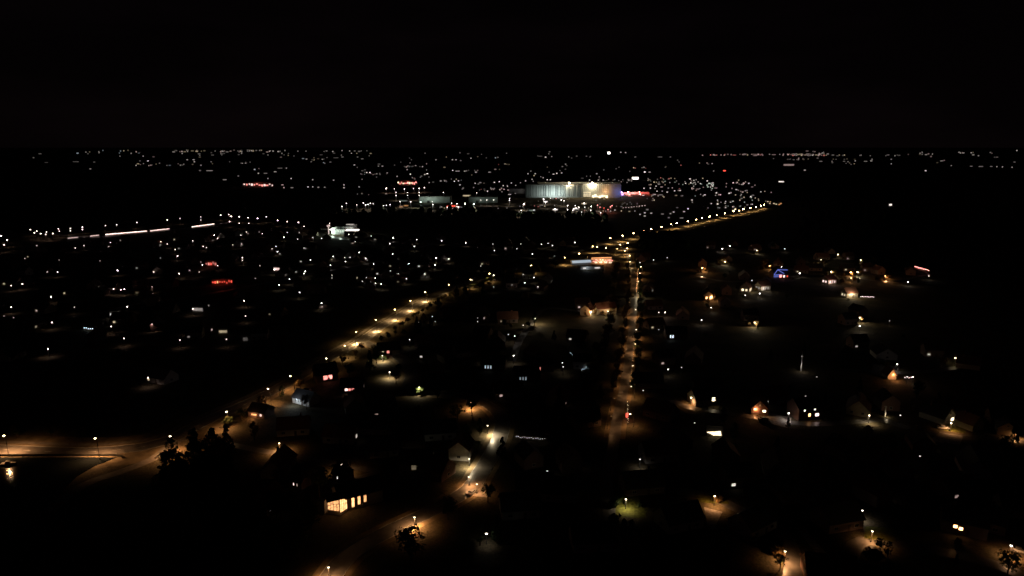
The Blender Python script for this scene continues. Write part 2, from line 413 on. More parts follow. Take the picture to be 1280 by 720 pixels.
# left suburb white lamps
sub = '''46,307,1.3 67,307,1.3 94,310,2 105,307,1.8 138,303,2 136,308,1.2 31,323,1.4 74,325,.6 125,326,1.2 201,302,3 209,305,2.4 219,312,2.6 222,320,4.5 268,294,5 272,298,3.5
241,301,2.6 254,308,3 258,309.5,2 291,306,2 301,294,3 302,305,2 308,290,2.4 303,322,3.6 303,325.5,2.6 59,340,1.6 72,340,4 147,338,5 192,340,4.5 224,342,4.5 237,338,1.2 249,340,1.8
253,331,4.5 272,332,3.5 14,357,3.5 28,355,5 64,371,5 14,384,4.5 5,395,.8 17,397,.8 93,384,1.6 142,361,4.5 151,362,5 155.5,361.5,5 185,358.5,1.8 190,358.5,2.4 191,367,2.4 159,383.5,5 65,403,5 139,408,5 190,405,5 155,423,5 60,436,6
305,376,5 307,395,3.5 236,409,4 225,425,3.5 283,424,3 185,472,6 319,348,1 241,386,5 388,290,2 402,298,3 385,296,2.4 391,297,2 372,299,2.2 355,296.5,4 359,290.5,1.5 328,292,2.2 345,308,3 347,314.5,4.5 340,311,2 380,310,1.4 388,325,4 325,332,1.5
416.5,320.5,4 413,331.5,3.5 432,327,4 431,322,2 437.5,321.5,2 449,315.5,4 457,323,5 467,330,4 444,302,2 413,286.8,5 436,293,3 464,295,2 491.5,297.5,4.5 487,304.5,4.5 491,317.5,4 521,299.5,4 518,308,4 545,322.5,5 544,331,6.5 561,323.5,4.5 511,329.5,4
552,301,4.5 582,303.5,4.5 616,305,2 618,313,3 601,332.5,2.5 617,344,6 590,350,3 488,338.5,2 498,342,2 469,347.5,4 476.5,355,5 469.5,354,3.5 453,351.5,1.6 458,347,1.5 415,344,1.5 415,347.5,1.5 362,349,4 349,356,5 374.5,365.5,4 402,379,5 531,342.5,4 508,348.5,3
617,358.5,1.6 381.5,339,5 380,342,4 343,337,6 412,279,2 654,343,2 667.5,347,4 656,353.5,4 672.5,358.5,3 651,305,1.4 677,305.5,3.5 685,304.2,2.5 690.5,307,3 718.5,303,4 665.5,317.5,4 800,328,2 693,320,.5 646,311,1.5 
544,402,1 540.5,395.5,1.8 523,403,1.5 597,402,1.5 597,397.5,.8 512,424.5,3 610,444.5,4.5 642,444.5,6 635.5,418,2 643.5,420,4 654,406.5,3 703,453.5,3 704,458.5,2.4'''
# some of these carry a real pool of light
for s in sub.split():
    u, v, b = map(float, s.split(','))
    c = 'p' if u < 330 else ('w' if u < 560 else 'w')
    post_lamp(u, v, 5.0, b*b*.17 + .2, c, 36 * b if b > 1.5 else 0, pre='white street lamp')
# right side
rt = '''878,335,7,o 877.5,346,2,w 903,311,4,w 912.5,307.5,3.5,w 946,313,3.2,y 981,311,1.6,w 906.5,327,5,y 962,332.3,4.5,a 977,333.3,3,w 1000,341.7,5,w 1012.5,332.5,4.5,y 1026.7,325,4.5,y 1047.5,318.3,4.5,y
1076,325,3.6,y 1038.7,339.5,5,y 1063.5,340.5,7,a 1072,340,4.5,y 1064,347.7,4.5,a 1106.7,345,5,a 1135,352.3,5,w 1161,345,2,w 932,355.5,5,y 953.5,357.5,6,a 949.7,367,4.5,w 931.5,369,2.5,w 940,350.5,1.5,w 889,384.5,3,w 888,370,5,a 877,400,3.5,w
943.3,403,4.5,y 1074.7,397,5,y 1074.7,407.5,4.5,w 1103.5,440.3,4,w 1121.5,455.3,4,w 1194.5,447.5,7,y 1134,471,2,w 1141,471,3,w 831.5,390.5,5,p 823.5,390.5,2.6,p 832,413,4,w 835,461.7,4,w 852,459.2,1.5,w 823.5,412,.5,w 738,389,5,y 763.5,384,4.5,y 760,389.3,4.5,y
864,497,6,y 868.4,528.5,1.5,w 986,516.5,6,w 1086.5,519.3,6,y 1125.5,519,2,w 1189,529,6,y 1271,537,5,a 1150,570,2,w 1078,638,4,w 1090.5,664,5,y 893.5,620,6,y 782.5,624,6,y 681,592,3,w 684,588.8,2.5,w 800,574,2.5,w 1264,682,6,w 608,667,7,w 477,556.5,3.5,w
817,325,1.5,w 834,322,1,w 797.5,366,5,y 804,488,1.5,w 640,356,.6,w 1021,471,.5,w 1112,401,.4,w 1007,495,.7,w 1078,499,.7,w'''
HAND = {(782.5, 624): ('y', 1500), (893.5, 620): ('a', 3600), (1194.5, 447.5): ('a', 4200), (1090.5, 664): ('a', 3600), (1264, 682): ('a', 5000), (1189, 529): ('a', 2200), (1271, 537): ('a', 2600),
        (1106.7, 345): ('a', 6000), (943.3, 403): ('y', 3500), (864, 497): ('a', 2200), (878, 335): ('a', 6000), (608, 667): ('w', 120), (906.5, 327): ('y', 6000), (1086.5, 519.3): ('y', 1600), (797.5, 366): ('y', 4000)}
for s in rt.split():
    a = s.split(','); u, v, b, c = float(a[0]), float(a[1]), float(a[2]), a[3]
    pc, pw = HAND.get((u, v), (c, (900 if c in 'yao' else 350) * b if v < 420 else (420 if c in 'yao' else 110) * b if b > 2 else 0))
    t = post_lamp(u, v, 3.6, b*b*.30 + .3, c, 0, pre={'w': 'white', 'y': 'warm yellow', 'a': 'amber', 'o': 'orange', 'p': 'pinkish'}[c] + ' garden lamp', grp='garden and lane lamps', name='garden_lamp')
    if pw:
        if v < 480: light(t, (.4, -1.1, 3.0), 'POINT', pc, pw*(.5 if (u, v) in HAND else .36 if c in 'yao' else .12), size=.2)
        else: light(t, (0, -.5, 3.2), 'SPOT', pc, pw*(.95 if (u, v) in HAND else .7), spot=155)
# curved road lamps and warm lane lamps
for u, v, T, pw, c, lab in [(487, 465, 8, 900, 'y', 'warm lamp by the dark garden between the red lit house and the bend'), (478, 444.5, 3, 1300, 'y', 'lamp over the bright yellow green hedge top'), (524, 484, 7, 800, 'y', 'lamp at the olive green verge on the curved road'), (588.5, 502.6, 5, 1700, 'a', 'lamp at the outer top of the curved road bend'),
                      (609.5, 532, 5, 1300, 'y', 'lamp in front of the yellow lit tree on the curved road'), (586.5, 573.5, 6, 1300, 'y', 'white lamp left of the curved road slope'), (586, 596, 6, 1000, 'a', 'lamp at the foot of the bright road slope'),
                      (596, 605, 5, 700, 'a', 'amber lamp at the road fork below the slope'), (518, 646.5, 7, 2200, 'a', 'amber lamp above the big round tree by the curved road'), (410.5, 709, 7, 1100, 'a', 'amber lamp lowest on the curved road'),
                      (426.7, 580.5, 7, 1300, 'a', 'amber lamp above the dark tree behind the glazed house'), (349, 554, 7, 1300, 'a', 'amber lamp on the lane left of the dim houses'), (981.5, 689, 8, 1500, 'a', 'orange lamp on the street corner by the gravel drives')]:
    t = post_lamp(u, v, 3.6, T, 'y', 0, lab=lab, grp='lamps of the curved road and lanes')
    light(t, (2.0 if v == 532 else 0, -2.5 if v == 532 else -.5, 3.4), 'SPOT', c, pw*(3.2 if v > 560 else 4.5), spot=165)
# straight road lamps, half hidden in trees
for i, (u, v, T, pw) in enumerate([(801, 333.5, 3, 2600), (799.8, 341.5, 2, 2600), (798, 352, 1, 2600), (794.5, 387, 2.5, 2600), (795.3, 412, 3, 2200), (794, 430, 2.5, 2200), (791, 457, 3, 1500), (789, 483, 1.5, 1500), (787.8, 517.5, 7, 1100)]):
    arm_lamp(u, v, 6.0, T*1.5, 'y', pw*1.7, 'a', toward=PI, wide=.7, lab='small lamp among the trees of the straight road, %s from its top' % ord_[i], grp='lamps along the straight road')

for i, (u, v) in enumerate([(788, 345), (787, 378), (784, 398), (783, 421), (779, 445), (775, 470), (768, 498), (764, 520)]):  # lamps added to fill the dark gaps between the road's light pools
    arm_lamp(u, v, 6.0, .25, 'a', 1100 if v < 430 else 800, 'a', toward=0, wide=.85, lab='added fill lamp in the left hand trees of the straight road, %s from its top' % ord_[i], grp='lamps along the straight road')
# ------------------------------------------------------------------ houses
def wall_fn(w, d, e, rh):
    def fn(bm):
        x, y = w/2, d/2
        poly(bm, [(-x,-y,0),(x,-y,0),(x,y,0),(-x,y,0),(-x,-y,e),(x,-y,e),(x,y,e),(-x,y,e),(-x,0,e+rh),(x,0,e+rh)],
             [(0,1,5,4),(2,3,7,6),(1,2,6,9,5),(3,0,4,8,7),(4,5,9,8),(6,7,8,9)])
    return fn
def roof_fn(w, d, e, rh, o=.45, t=.22):
    def fn(bm):
        x, y = w/2 + o, d/2; s = rh/y; yo = y + o; ze = e - o*s
        for sg in (-1, 1):
            pts = [(-x, sg*yo, ze+.05), (x, sg*yo, ze+.05), (x, 0, e+rh+.05), (-x, 0, e+rh+.05)]
            pts += [(a, b, c+t) for a, b, c in pts]
            poly(bm, pts, [(0,1,2,3),(4,5,6,7),(0,1,5,4),(1,2,6,5),(2,3,7,6),(3,0,4,7)])
        box(bm, 0, 0, e+rh+t+.08, 2*x, .3, .12)
    return fn
def win_frame_fn(w, h, mull):
    def fn(bm):
        t = .09
        box(bm, 0, 0, h/2-t/2, w, .10, t); box(bm, 0, 0, -h/2+t/2, w+.16, .16, t)
        box(bm, -w/2+t/2, 0, 0, t, .10, h-2*t); box(bm, w/2-t/2, 0, 0, t, .10, h-2*t)
        for i in range(mull): box(bm, -w/2 + w*(i+1)/(mull+1), 0, 0, t*.7, .07, h-2*t)
    return fn
def window(parent, face, w, d, off, z, ww, wh, lit, near, mull=1, T=3, p=None):
    """face S(-y) N(+y) E(+x) W(-x)"""
    rz = {'S': 0, 'N': PI, 'E': PI/2, 'W': -PI/2}[face]
    n = {'S': (0, -1), 'N': (0, 1), 'E': (1, 0), 'W': (-1, 0)}[face]
    tdir = {'S': (1, 0), 'N': (-1, 0), 'E': (0, 1), 'W': (0, -1)}[face]
    half = d/2 if face in 'SN' else w/2
    x, y = n[0]*(half + .04) + tdir[0]*off, n[1]*(half + .04) + tdir[1]*off
    m = emis(lit, T, True, False) if lit else M['glassdark']
    pane = mesh(('pane', ww, wh), lambda bm: box(bm, 0, .012, 0, ww-.1, .05, wh-.1))
    if near:
        f = put('window', mesh(('window', ww, wh, mull), win_frame_fn(ww, wh, mull)), M['stucco'], parent, (x, y, z), rz)
        put('pane', pane, m, f)
    else: put('window', pane, m, parent, (x, y, z), rz)
HOUSES = []
def house(u, v, rot, w=12, d=8.5, e=3.2, rh=3.6, wall='brick', roofm='tile', wins=(), lab=None, pre=None, cat='house', grp=None, name='house', chim=True, pos=None, T=3, garage=False):
    p = pos if pos is not None else P(u, v)
    t = root(name, p, R(rot)); near = p.y < 420
    wl = put('wall', mesh(('wall', w, d, e, rh), wall_fn(w, d, e, rh)), M[wall], t)
    rf = put('roof', mesh(('roof', w, d, e, rh), roof_fn(w, d, e, rh)), M[roofm], t)
    if chim: put('chimney', mesh(('chimney',), lambda bm: (box(bm, 0, 0, .6, .7, .7, 2.2), box(bm, 0, 0, 1.75, .85, .85, .12))), M['brick'], rf, (w*.22, d*.12, e + rh*.8))
    if p.y < 900:
        dr = put('door', mesh(('door',), lambda bm: box(bm, 0, 0, 1.05, 1.0, .10, 2.1)), M['doorp'], t, (w*.08, -d/2 - .03, .02))
        if near: put('handle', mesh(('handle',), lambda bm: box(bm, .38, -.08, 1.05, .06, .06, .14)), M['metal'], dr)
    done = []
    for a in wins:
        face, off, z, ww, wh, lit = a[:6]; mull = a[6] if len(a) > 6 else 1; tt = a[7] if len(a) > 7 else T
        window(t, face, w, d, off, z, ww, wh, lit, near, mull, tt); done.append(face)
    HOUSES.append((p, max(w, d)))
    if lab: tag(t, lab, cat, grp)
    else: later(t, pre or 'dark brick house with a tiled roof', cat, grp or 'dark houses of the suburb', p + Vector((0, 0, e)))
    return t
def dark_wins(w, d, two=False):
    L = [('S', -w*.3, 1.5, 1.6, 1.2, None), ('S', w*.3, 1.5, 1.6, 1.2, None), ('E', 0, 1.5, 1.4, 1.2, None), ('W', 0, 1.5, 1.4, 1.2, None), ('E', 0, 4.2, 1.0, 1.0, None), ('W', 0, 4.2, 1.0, 1.0, None)]
    return L
def wall_light(parent, loc, c, power, T, p, r=.16, rot=None):
    f = put('wall_lamp', mesh(('wl', r), globe_fn(r), True), emis(c, lev(T, p, PI*r*r)), parent, loc)
    dy = -.35
    light(parent, (loc[0], loc[1] + dy, loc[2] - .1), 'POINT', c, power, size=.12)

# right side, near
h = house(1171, 524, 118, 11, 9, 3.0, 4.0, 'greywall', 'slate', [('W', 1.8, 1.7, 2.2, 1.5, 'y', 1, 6), ('W', -2.5, 1.6, 1.2, 1.1, None), ('W', 0, 4.6, 1, 1, None), ('S', -3, 1.5, 1.5, 1.2, None)], 'grey house with one bright window in its gable above the lit parked car')
house(1211, 534, 112, 8, 7, 3.0, 3.2, 'cream', 'tile', dark_wins(8, 7), 'dim cream gabled house between the lit car and the warm cream gable')
house(1244, 546, 60, 8.5, 7.0, 3.4, 2.8, 'cream', 'slate', [('W', 0, 4.6, .8, .8, None), ('S', 2, 1.5, 1.4, 1.2, None)], 'cream gabled house whose front glows warm beside the dark conifer', pos=P(1257, 541))
house(1073, 514, 60, 13, 9.5, 3.0, 4.2, 'cream', 'tile', [('W', -2.5, 1.5, 1.2, 1.3, None), ('W', 2.0, 1.5, 1.2, 1.3, None), ('S', -3.5, 1.5, 1.2, 1.3, 'y', 1, .12), ('S', 0, 1.5, 1.2, 1.3, 'y', 1, .10)], 'large gabled house with a pale roof beside the lit hedge strip')
h = house(949, 514, 72, 9, 7.5, 3.0, 3.6, 'brick', 'tile', [('W', 1.9, 2.0, 1.5, 1.1, 'y', 1, 6), ('W', 0, 4.6, .8, .8, 'a', 1, .25)], 'brick gabled house with a fiery orange porch lamp and one square window')
wall_light(h, (-4.9, 2.2, 2.6), 'o', 700, 16, P(949, 514), .32)
house(1005, 520, 12, 12, 9, 5.6, 3.4, 'brick', 'slate', [('S', -3.2, 4.7, .9, .9, 'w', 0, 3), ('S', 1.9, 4.9, .9, .9, 'w', 0, 2.4), ('S', -.6, 2.4, 1.2, 1.5, 'a', 0, 6), ('S', 3.2, 2.2, 1.9, 1.4, 'p', 1, 3.5)], 'tall dark house with four lit windows in a scattered square')
h = house(880, 503, 12, 13, 9, 3.4, 4.2, 'greywall', 'slate', [('S', 2.4, 3.1, 1.7, 1.7, 'y', 0, 8), ('S', -3.6, 1.5, 1.6, 1.2, None), ('W', 0, 1.6, 1.4, 1.2, None)], 'broad grey house with one bright square window beside the lamp lit lawn')
# lit sun room
h = house(893, 542, -12, 6.2, 4.2, 1.1, 2.0, 'stucco', 'slate', [], 'small sun room glowing cream in the dark below the broad grey house', 'sun room', name='sun_room', chim=False, cat='sun room')
one('glazing', lambda bm: poly(bm, [(-3.4,-2.64,1.55),(-.6,-2.64,.30),(2.6,-2.64,.45),(2.2,-2.50,2.35)], [(0,1,2,3)]), emis('y', 3.2, True, True), h)
# middle / left near
h = house(407, 474, 28, 11, 8.5, 4.2, 4.4, 'brick', 'slate', [('S', -.9, 2.3, 2.3, 2.3, 'k', 0, 2.2), ('S', 1.6, 2.3, 2.0, 2.3, 'k', 0, 2.6), ('E', -2.2, 2.9, 2.0, 2.5, 'k', 0, 1.6), ('W', 0, 2, 1.2, 1.2, None)], 'steep roofed house with glowing coral red windows at its corner')
house(441, 488, 6, 11, 8, 3.0, 3.4, 'brick', 'slate', [('S', -2.6, 2.2, 1.4, 1.8, 'p', 0, 3), ('S', -1.0, 2.2, 1.3, 1.8, 'k', 0, 1.6), ('S', .6, 2.2, 1.3, 1.8, 'k', 1, 1.2), ('E', 0, 2.4, 1.6, 1.8, 'p', 0, .12)], 'low house with a pale pink lit triple window below the red windowed house')
h = house(383, 503, -30, 11, 7, 3.0, 3.0, 'stucco', 'slate', [('S', -3.4, 1.7, .8, 1.6, None), ('S', -1.4, 1.7, .8, 1.6, None), ('S', 1.2, 1.7, .8, 1.6, None)], 'white rendered house with its corner walls lit near the main road')
light(h, (-1.5, -6.5, 3.2), 'POINT', 'c', 600, size=.2)
put('wall_lamp', mesh(('wl', .16), globe_fn(.16), True), emis('c', 3), h, (-2.4, -3.8, 2.5))
h = house(368, 540, 10, 13, 8, 3.2, 3.6, 'stucco', 'tile', dark_wins(13, 8), 'pale dim house set back behind the white corner lit house')
h = house(427, 550, -8, 13, 8, 3.2, 3.6, 'stucco', 'tile', [('E', 0, 2.2, 1.6, 1.6, 'w', 0, .6)] + dark_wins(13, 8)[:2], 'pale dim house with a small bright spot at its gable end')
h = house(481, 566, 14, 12, 8, 3.0, 3.8, 'stucco', 'slate', [('E', .5, 3.2, 1.0, 2.0, 'w', 0, 4.5)] + dark_wins(12, 8)[:2], 'dark roofed house with one tall narrow white window')
h = house(521, 588, 0, 12, 9, 5, 3.6, 'greywall', 'slate', [('S', -.4, 3.4, 1.9, 1.9, 'y', 1, .11)] + [('S', 3.6, 3.3, 1.5, 1.6, None), ('S', -4, 1.5, 1.5, 1.2, None)], 'grey house with one faint square window left of the curved road')
# glazed house
p = P(423.5, 641.5)
t = root('glazed_house', p, R(30)); tag(t, 'house with an orange glowing glazed bay and three tall lit windows', 'house')
one('wall', lambda bm: (wall_fn(15, 9, 4.6, 3.2)(bm)), M['greywall'], t, (8.0, 4.6, 0))
one('roof', roof_fn(15, 9, 4.6, 3.2), M['slate'], t, (8.0, 4.6, 0))
for i, x in enumerate((5.0, 7.1, 9.2)):
    f = one('window', win_frame_fn(1.05, 3.7 - .55*i, 0), M['dark'], t, (x, .06, 2.6 + .12*i)); one('pane', lambda bm: box(bm, 0, .012, 0, .9, .05, 3.55 - .55*i), emis('a', 2.4 - .4*i, True, True), f)
# glazed bay: two glazed faces meeting at a corner post, hipped glass-edged roof
def face_frame(a, b, z0, z1a, z1b, nv, name='bay_frame'):
    a, b = Vector(a), Vector(b)
    def fr(bm):
        for i in range(nv + 1):
            q = a.lerp(b, i/nv); zt = z1a + (z1b - z1a)*i/nv
            tube(bm, (q.x, q.y, z0), (q.x, q.y, zt), .06, n=4)
        for k in (0, .62, 1.0):
            tube(bm, (a.x, a.y, z0 + (z1a-z0)*k), (b.x, b.y, z0 + (z1b-z0)*k), .06, n=4)
        tube(bm, (a.x, a.y, z0), (b.x, b.y, z0 + (z1b-z0)*.62), .05, n=4)
    def gl(bm):
        nrm = Vector((b.y - a.y, a.x - b.x, 0)).normalized() * -.08
        poly(bm, [(a.x+nrm.x, a.y+nrm.y, z0), (b.x+nrm.x, b.y+nrm.y, z0), (b.x+nrm.x, b.y+nrm.y, z1b), (a.x+nrm.x, a.y+nrm.y, z1a)], [(0, 1, 2, 3)])
    return fr, gl
fr, gl = face_frame((-3.2, 1.4, 0), (-.15, -1.6, 0), 1.5, 4.0, 5.8, 4)
b1 = one('bay_window', fr, M['dark'], t); one('pane', gl, emis('a', 1.5, True, True), b1)
fr, gl = face_frame((.1, -1.6, 0), (2.9, .0, 0), .9, 5.8, 4.5, 4)
b2 = one('bay_window', fr, M['dark'], t); one('pane', gl, emis('a', 2.6, True, True), b2)
one('bay_roof', lambda bm: poly(bm, [(-3.5, 1.5, 4.05), (-.05, -1.95, 5.75), (3.2, -.05, 4.5), (3.2, 3.2, 6.4), (-3.2, 3.4, 6.0)], [(0, 1, 3, 4), (1, 2, 3)]), M['slate'], t)
one('base_wall', lambda bm: poly(bm, [(-3.25, 1.4, 0), (-.03, -1.7, 0), (2.95, 0, 0), (-3.25, 1.4, 1.25), (-.03, -1.7, .88), (2.95, 0, .88)], [(0, 1, 4, 3), (1, 2, 5, 4)]), M['stucco'], t)
for k, z in ((0, 3.2), (1, 1.2)):
    f = one('window', win_frame_fn(.55, .9, 0), M['dark'], t, (-4.3, 2.3, z), R(-40)); one('pane', lambda bm: box(bm, 0, .01, 0, .4, .05, .75), emis('p', 1.6), f)
one('side_wall', lambda bm: box(bm, -4.4, 3.6, 2.2, 2.4, 2.2, 4.4, R(-40)), M['greywall'], t)
light(t, (0, -4.2, 2.4), 'POINT', 'a', 25, size=.8)
LM += [('orange glazed house', 430, 632), ('coral windowed house', 404, 468), ('four lit windows', 1004, 508), ('glowing cream sun room', 893, 537), ('fiery orange porch', 942, 506),
       ('lit parked car', 1178, 533), ('warm cream gable', 1259, 533), ('white corner lit house', 383, 496), ('quay wall', 60, 570), ('olive green lit lawn', 785, 632)]

# mid distance houses with a look of their own
h = house(1104, 446, 80, 12, 11, 3.0, 3.6, 'stucco', 'slate', dark_wins(12, 11), 'pale gabled house with a small lamp in its roof triangle')
h = house(1111, 472, 90, 6, 4.4, 2.4, 3.2, 'cream', 'tile', [], 'small gable glowing orange beside the lane', chim=False)
wall_light(h, (-3.4, -.2, 2.8), 'o', 150, 3, P(1111, 472), .14); light(h, (-6, 0, 2.0), 'POINT', 'o', 500, size=.3)
house(1209, 459, 150, 11, 8, 3.0, 3.6, 'cream', 'tile', dark_wins(11, 8), 'cream house caught in the amber glow of the street end lamp')
h = house(735, 393, 60, 10, 8, 4.4, 3.4, 'cream', 'tile', dark_wins(10, 8), 'warm lit cream house with its lamp, left one of the pair by the straight road')
light(h, (-7, -5, 4), 'POINT', 'a', 700, size=.3)
h = house(756, 391, 15, 15, 8, 4.2, 3.4, 'cream', 'tile', dark_wins(15, 8), 'long warm lit house with twin lamps beside the straight road')
light(h, (-2, -8, 4), 'POINT', 'a', 600, size=.3)
for (u, v, rot, col, lab, T) in [(886, 374, 70, 'a', 'gabled house glowing amber at its gable window', 5), (932, 364, 60, 'y', 'house with a pale lit gable wall and roof', 2.5), (1061, 371, 10, 'y', 'bright cream fronted house at the end of the string lit fence', 0),
                                 (1036, 354, 20, 'p', 'house with rows of tall pinkish windows', 2.0), (953, 362, 20, 'w', 'dark house under the bright amber porch lamp', .5)]:
    h = house(u, v, rot, 10, 8, 4, 3.4, 'cream', 'tile', [('W', -1.5, 2, 1.6, 1.8, col, 0, T or 1), ('W', 1.5, 2, 1.6, 1.8, col, 0, (T or 1)*.6), ('S', -2.5, 2, 1.3, 2.4, col, 0, T*.8), ('S', 0, 2, 1.3, 2.4, col, 0, T*.4), ('S', 2.5, 2, 1.3, 2.0, col, 0, T*.6)], lab)
    if T == 0:
        light(h, (-1, -6, 4.5), 'POINT', 'y', 2400, size=.3)
    else: light(h, (-3, -7, 3), 'POINT', col, 500, size=.3)
# blue-lit house
h = house(973, 347, 8, 14, 9, 4, 4.6, 'cream', 'slate', [('S', -.4, 2.2, 2.6, 2.4, 'k', 1, 2.5), ('S', 3.0, 2.0, 1.4, 2, 'p', 0, 3), ('S', 6.2, 2.0, 1.2, 1.4, 'r', 0, 1.2), ('S', -5.4, 2, 1.2, 1.4, 'b', 0, 1.0)], 'house outlined with blue violet roof lights and red windows')
def bl(bm):
    for a, b in (((-8, -5.0, 3.6), (0, -5.0, 3.7)), ((-7.4, -4.9, 3.9), (-3.4, -3.2, 8.0)), ((-3.0, -3.2, 8.0), (6.5, -3.2, 7.4)), ((-3.2, -3.3, 7.8), (2.2, -4.9, 4.4))): tube(bm, a, b, .13, n=5)
one('roof_lights', bl, emis('b', 1.6), h, (0, -.6, .3))
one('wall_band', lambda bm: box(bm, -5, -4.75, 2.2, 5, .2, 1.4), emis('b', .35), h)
LM += [('blue violet outlined house', 970, 342), ('warm lit house pair', 737, 388), ('bright cream front', 1061, 368), ('amber glowing street end', 1194, 458), ('small orange gable', 1111, 467), ('amber gable window', 886, 370), ('pinkish tall windows', 1036, 352), ('pale lamp gable', 1104, 441)]
# string lit fence
def fence_obj(u0, v0, u1, v1, n, c, T, lab, r=.16, hh=1.6, cat='string lights', name='string_lights', grp=None):
    a, b = P(u0, v0, hh), P(u1, v1, hh); mid = (a+b)/2
    t = root(name, mid)
    one('cable', lambda bm: [tube(bm, a - mid + Vector((0, 0, hh)), b - mid + Vector((0, 0, hh)), .03, n=4)] + [tube(bm, a.lerp(b, k/4) - mid, a.lerp(b, k/4) - mid + Vector((0, 0, hh)), .04, n=4) for k in range(5)], M['dark'], t)
    def bulbs(bm):
        for i in range(n):
            q = a.lerp(b, (i + .5)/n) - mid
            bmesh.ops.create_icosphere(bm, subdivisions=1, radius=r, matrix=Matrix.Translation((q.x, q.y, hh - .12 + .25*math.sin(i*2.1))))
    one('bulbs', bulbs, emis(c, lev(T, mid, PI*r*r)), t)
    tag(t, lab, cat, grp); return t
fence_obj(1075, 370.5, 1093, 371, 9, 'p', 1.3, 'row of small pinkish lights running right from the bright cream front')
fence_obj(104, 409.5, 122, 412, 7, 'c', 1.5, 'short row of bluish white lights on a fence in the left suburb', .3)
fence_obj(644, 545.5, 682, 548.5, 14, 'w', .8, 'thin line of small white lights across a dark garden', .07)
fence_obj(1130, 471.5, 1143, 471.5, 5, 'p', 1.4, 'short string of pale lights below the street end', .13)
fence_obj(1143, 333, 1162, 338, 9, 'k', 3.2, 'cluster of coral pink lights strung at the far right estate edge', .3)
fence_obj(655, 468, 666, 474, 7, 'c', .6, 'sagging fairy lights in the gardens below the coral window row', .09)
fence_obj(726, 463, 738, 456, 8, 'c', .5, 'fairy lights climbing a hedge left of the straight road', .09)
fence_obj(712, 440, 719, 446, 5, 'c', .25, 'faint fairy lights in a dark garden left of the straight road', .09)
fence_obj(784.5, 500, 785, 528, 16, 'y', .8, 'small warm lights on the hedge at the straight road foot', .06)
fence_obj(797.5, 335, 795.5, 365, 22, 'a', .9, 'chain of tiny amber lights in the hedge at the straight road top', .14, 2.4)
fence_obj(794.5, 414, 788, 478, 26, 'a', .45, 'chain of tiny amber lights in the hedge along the straight road middle', .08, 2.4)
LM += [('pinkish light row', 1084, 370), ('bluish fence lights', 113, 410), ('thin line of garden lights', 663, 547), ('coral pink light cluster', 1152, 336)]
for i, (u, v, lab) in enumerate([(676, 462, 'dark house with a short row of coral windows'), (617, 460, 'dark house with four pale slit windows'), (844, 422, 'dark house with a bluish white window pair'), (658, 474, 'dark house behind the sagging fairy lights')]):
    c = 'occo'[i] if i else 'k'; c = ['k', 'c', 'c', 'c'][i]; TT = [2.2, .8, 2.0, .35][i]
    house(u, v, [4, -5, 0, 8][i], 13, 9, 3.6, 3.6, 'brick', 'slate', [('S', -4 + 1.5*k, 2.0, .7, 1.9, c, 0, TT*(1 if k == 2 or i else .4 + .2*k)) for k in range(3 if i != 2 else 2)], lab)
# orange terrace by main road lamp
h = house(327, 519, -20, 9, 7, 2.8, 2.8, 'brick', 'slate', [('S', -1.0, 1.5, 3.2, .8, 'o', 0, 1.2), ('S', 2.6, 1.7, 1.2, 1.2, 'p', 0, 1.6)], 'low brick house with an orange glowing terrace by the main road')
light(h, (-1, -5.5, 1.8), 'POINT', 'o', 300, size=.2)
post_lamp(325.5, 510, 4, 6, 'w', 100, lab='white lamp above the orange glowing terrace', grp='post top street lamps')
for (u, v, c, T, w, lab) in [(375, 607, 'p', 2.0, 1, 'shed with a small pair of pinkish lit slits left of the glazed house'), (429, 599, 'w', 1.2, 0, 'dark shed with one white skylight above the glazed house'), (1203, 662, 'a', 7, 2, 'dark house with two glowing amber windows in the lower right')]:
    big = w == 2
    house(u, v, -25 if not big else -28, 12 if big else 6, 8 if big else 5, 4.2 if big else 3, 3 if big else 2, 'brick', 'slate', [('S', -.5 - (2 if big else 0), 2.6 if big else 1.7, 1.2 if big else .55, 1.1, c, 0, T), ('S', 1.0 - (2 if big else 0), 2.2 if big else 1.7, 1.2 if big else .45, 1.1, c, 0, T*(1 if big else .6))][:max(1, min(2, w+1))], lab, chim=big, name='house' if big else 'shed', cat='house' if big else 'shed')
house(486, 441, 12, 13, 8, 3.0, 3.4, 'stucco', 'slate', [('S', -.5, 1.8, 1.5, 1.6, 'k', 0, 1.3), ('S', -3.5, 1.8, .9, 1.3, 'y', 0, 1), ('E', 0, 2.2, 1.2, 1.8, 'p', 0, .8)], 'house with small pinkish windows just below the brightest road pool')
for (u, v, rot, lab) in [(848, 655, 20, 'dark house behind the wedge of lit paving'), (940, 660, 35, 'big dark roofed house right of the lit paving wedge'), (1035, 722, -10, 'dark house below the lamp lit lawn strip'), (1225, 655, -35, 'dim brown roofed house right of the two amber windows'), (822, 572, 10, 'dark house right of the straight road foot'), (825, 520, -40, 'pale roofed dim house right of the straight road foot'),
                         (1045, 655, 15, 'dark house left of the small white lamp in the lower right'), (668, 614, 0, 'dark house right of the bright road slope'), (650, 640, 8, 'dark house right of the white lamp below the road fork'), (700, 620, -5, 'dark house between the two dots and the olive lawn'), (543, 592, -30, 'dark house inside the curved road'), (550, 545, 10, 'dark house framed by the bend of the curved road'), (740, 680, 5, 'dark house below and left of the olive lawn')]:
    w = 13; house(u, v, rot, w, 9, 3.4, 3.8, 'brick' if u % 2 else 'stucco', 'slate' if u % 3 else 'tile', dark_wins(w, 9), lab)
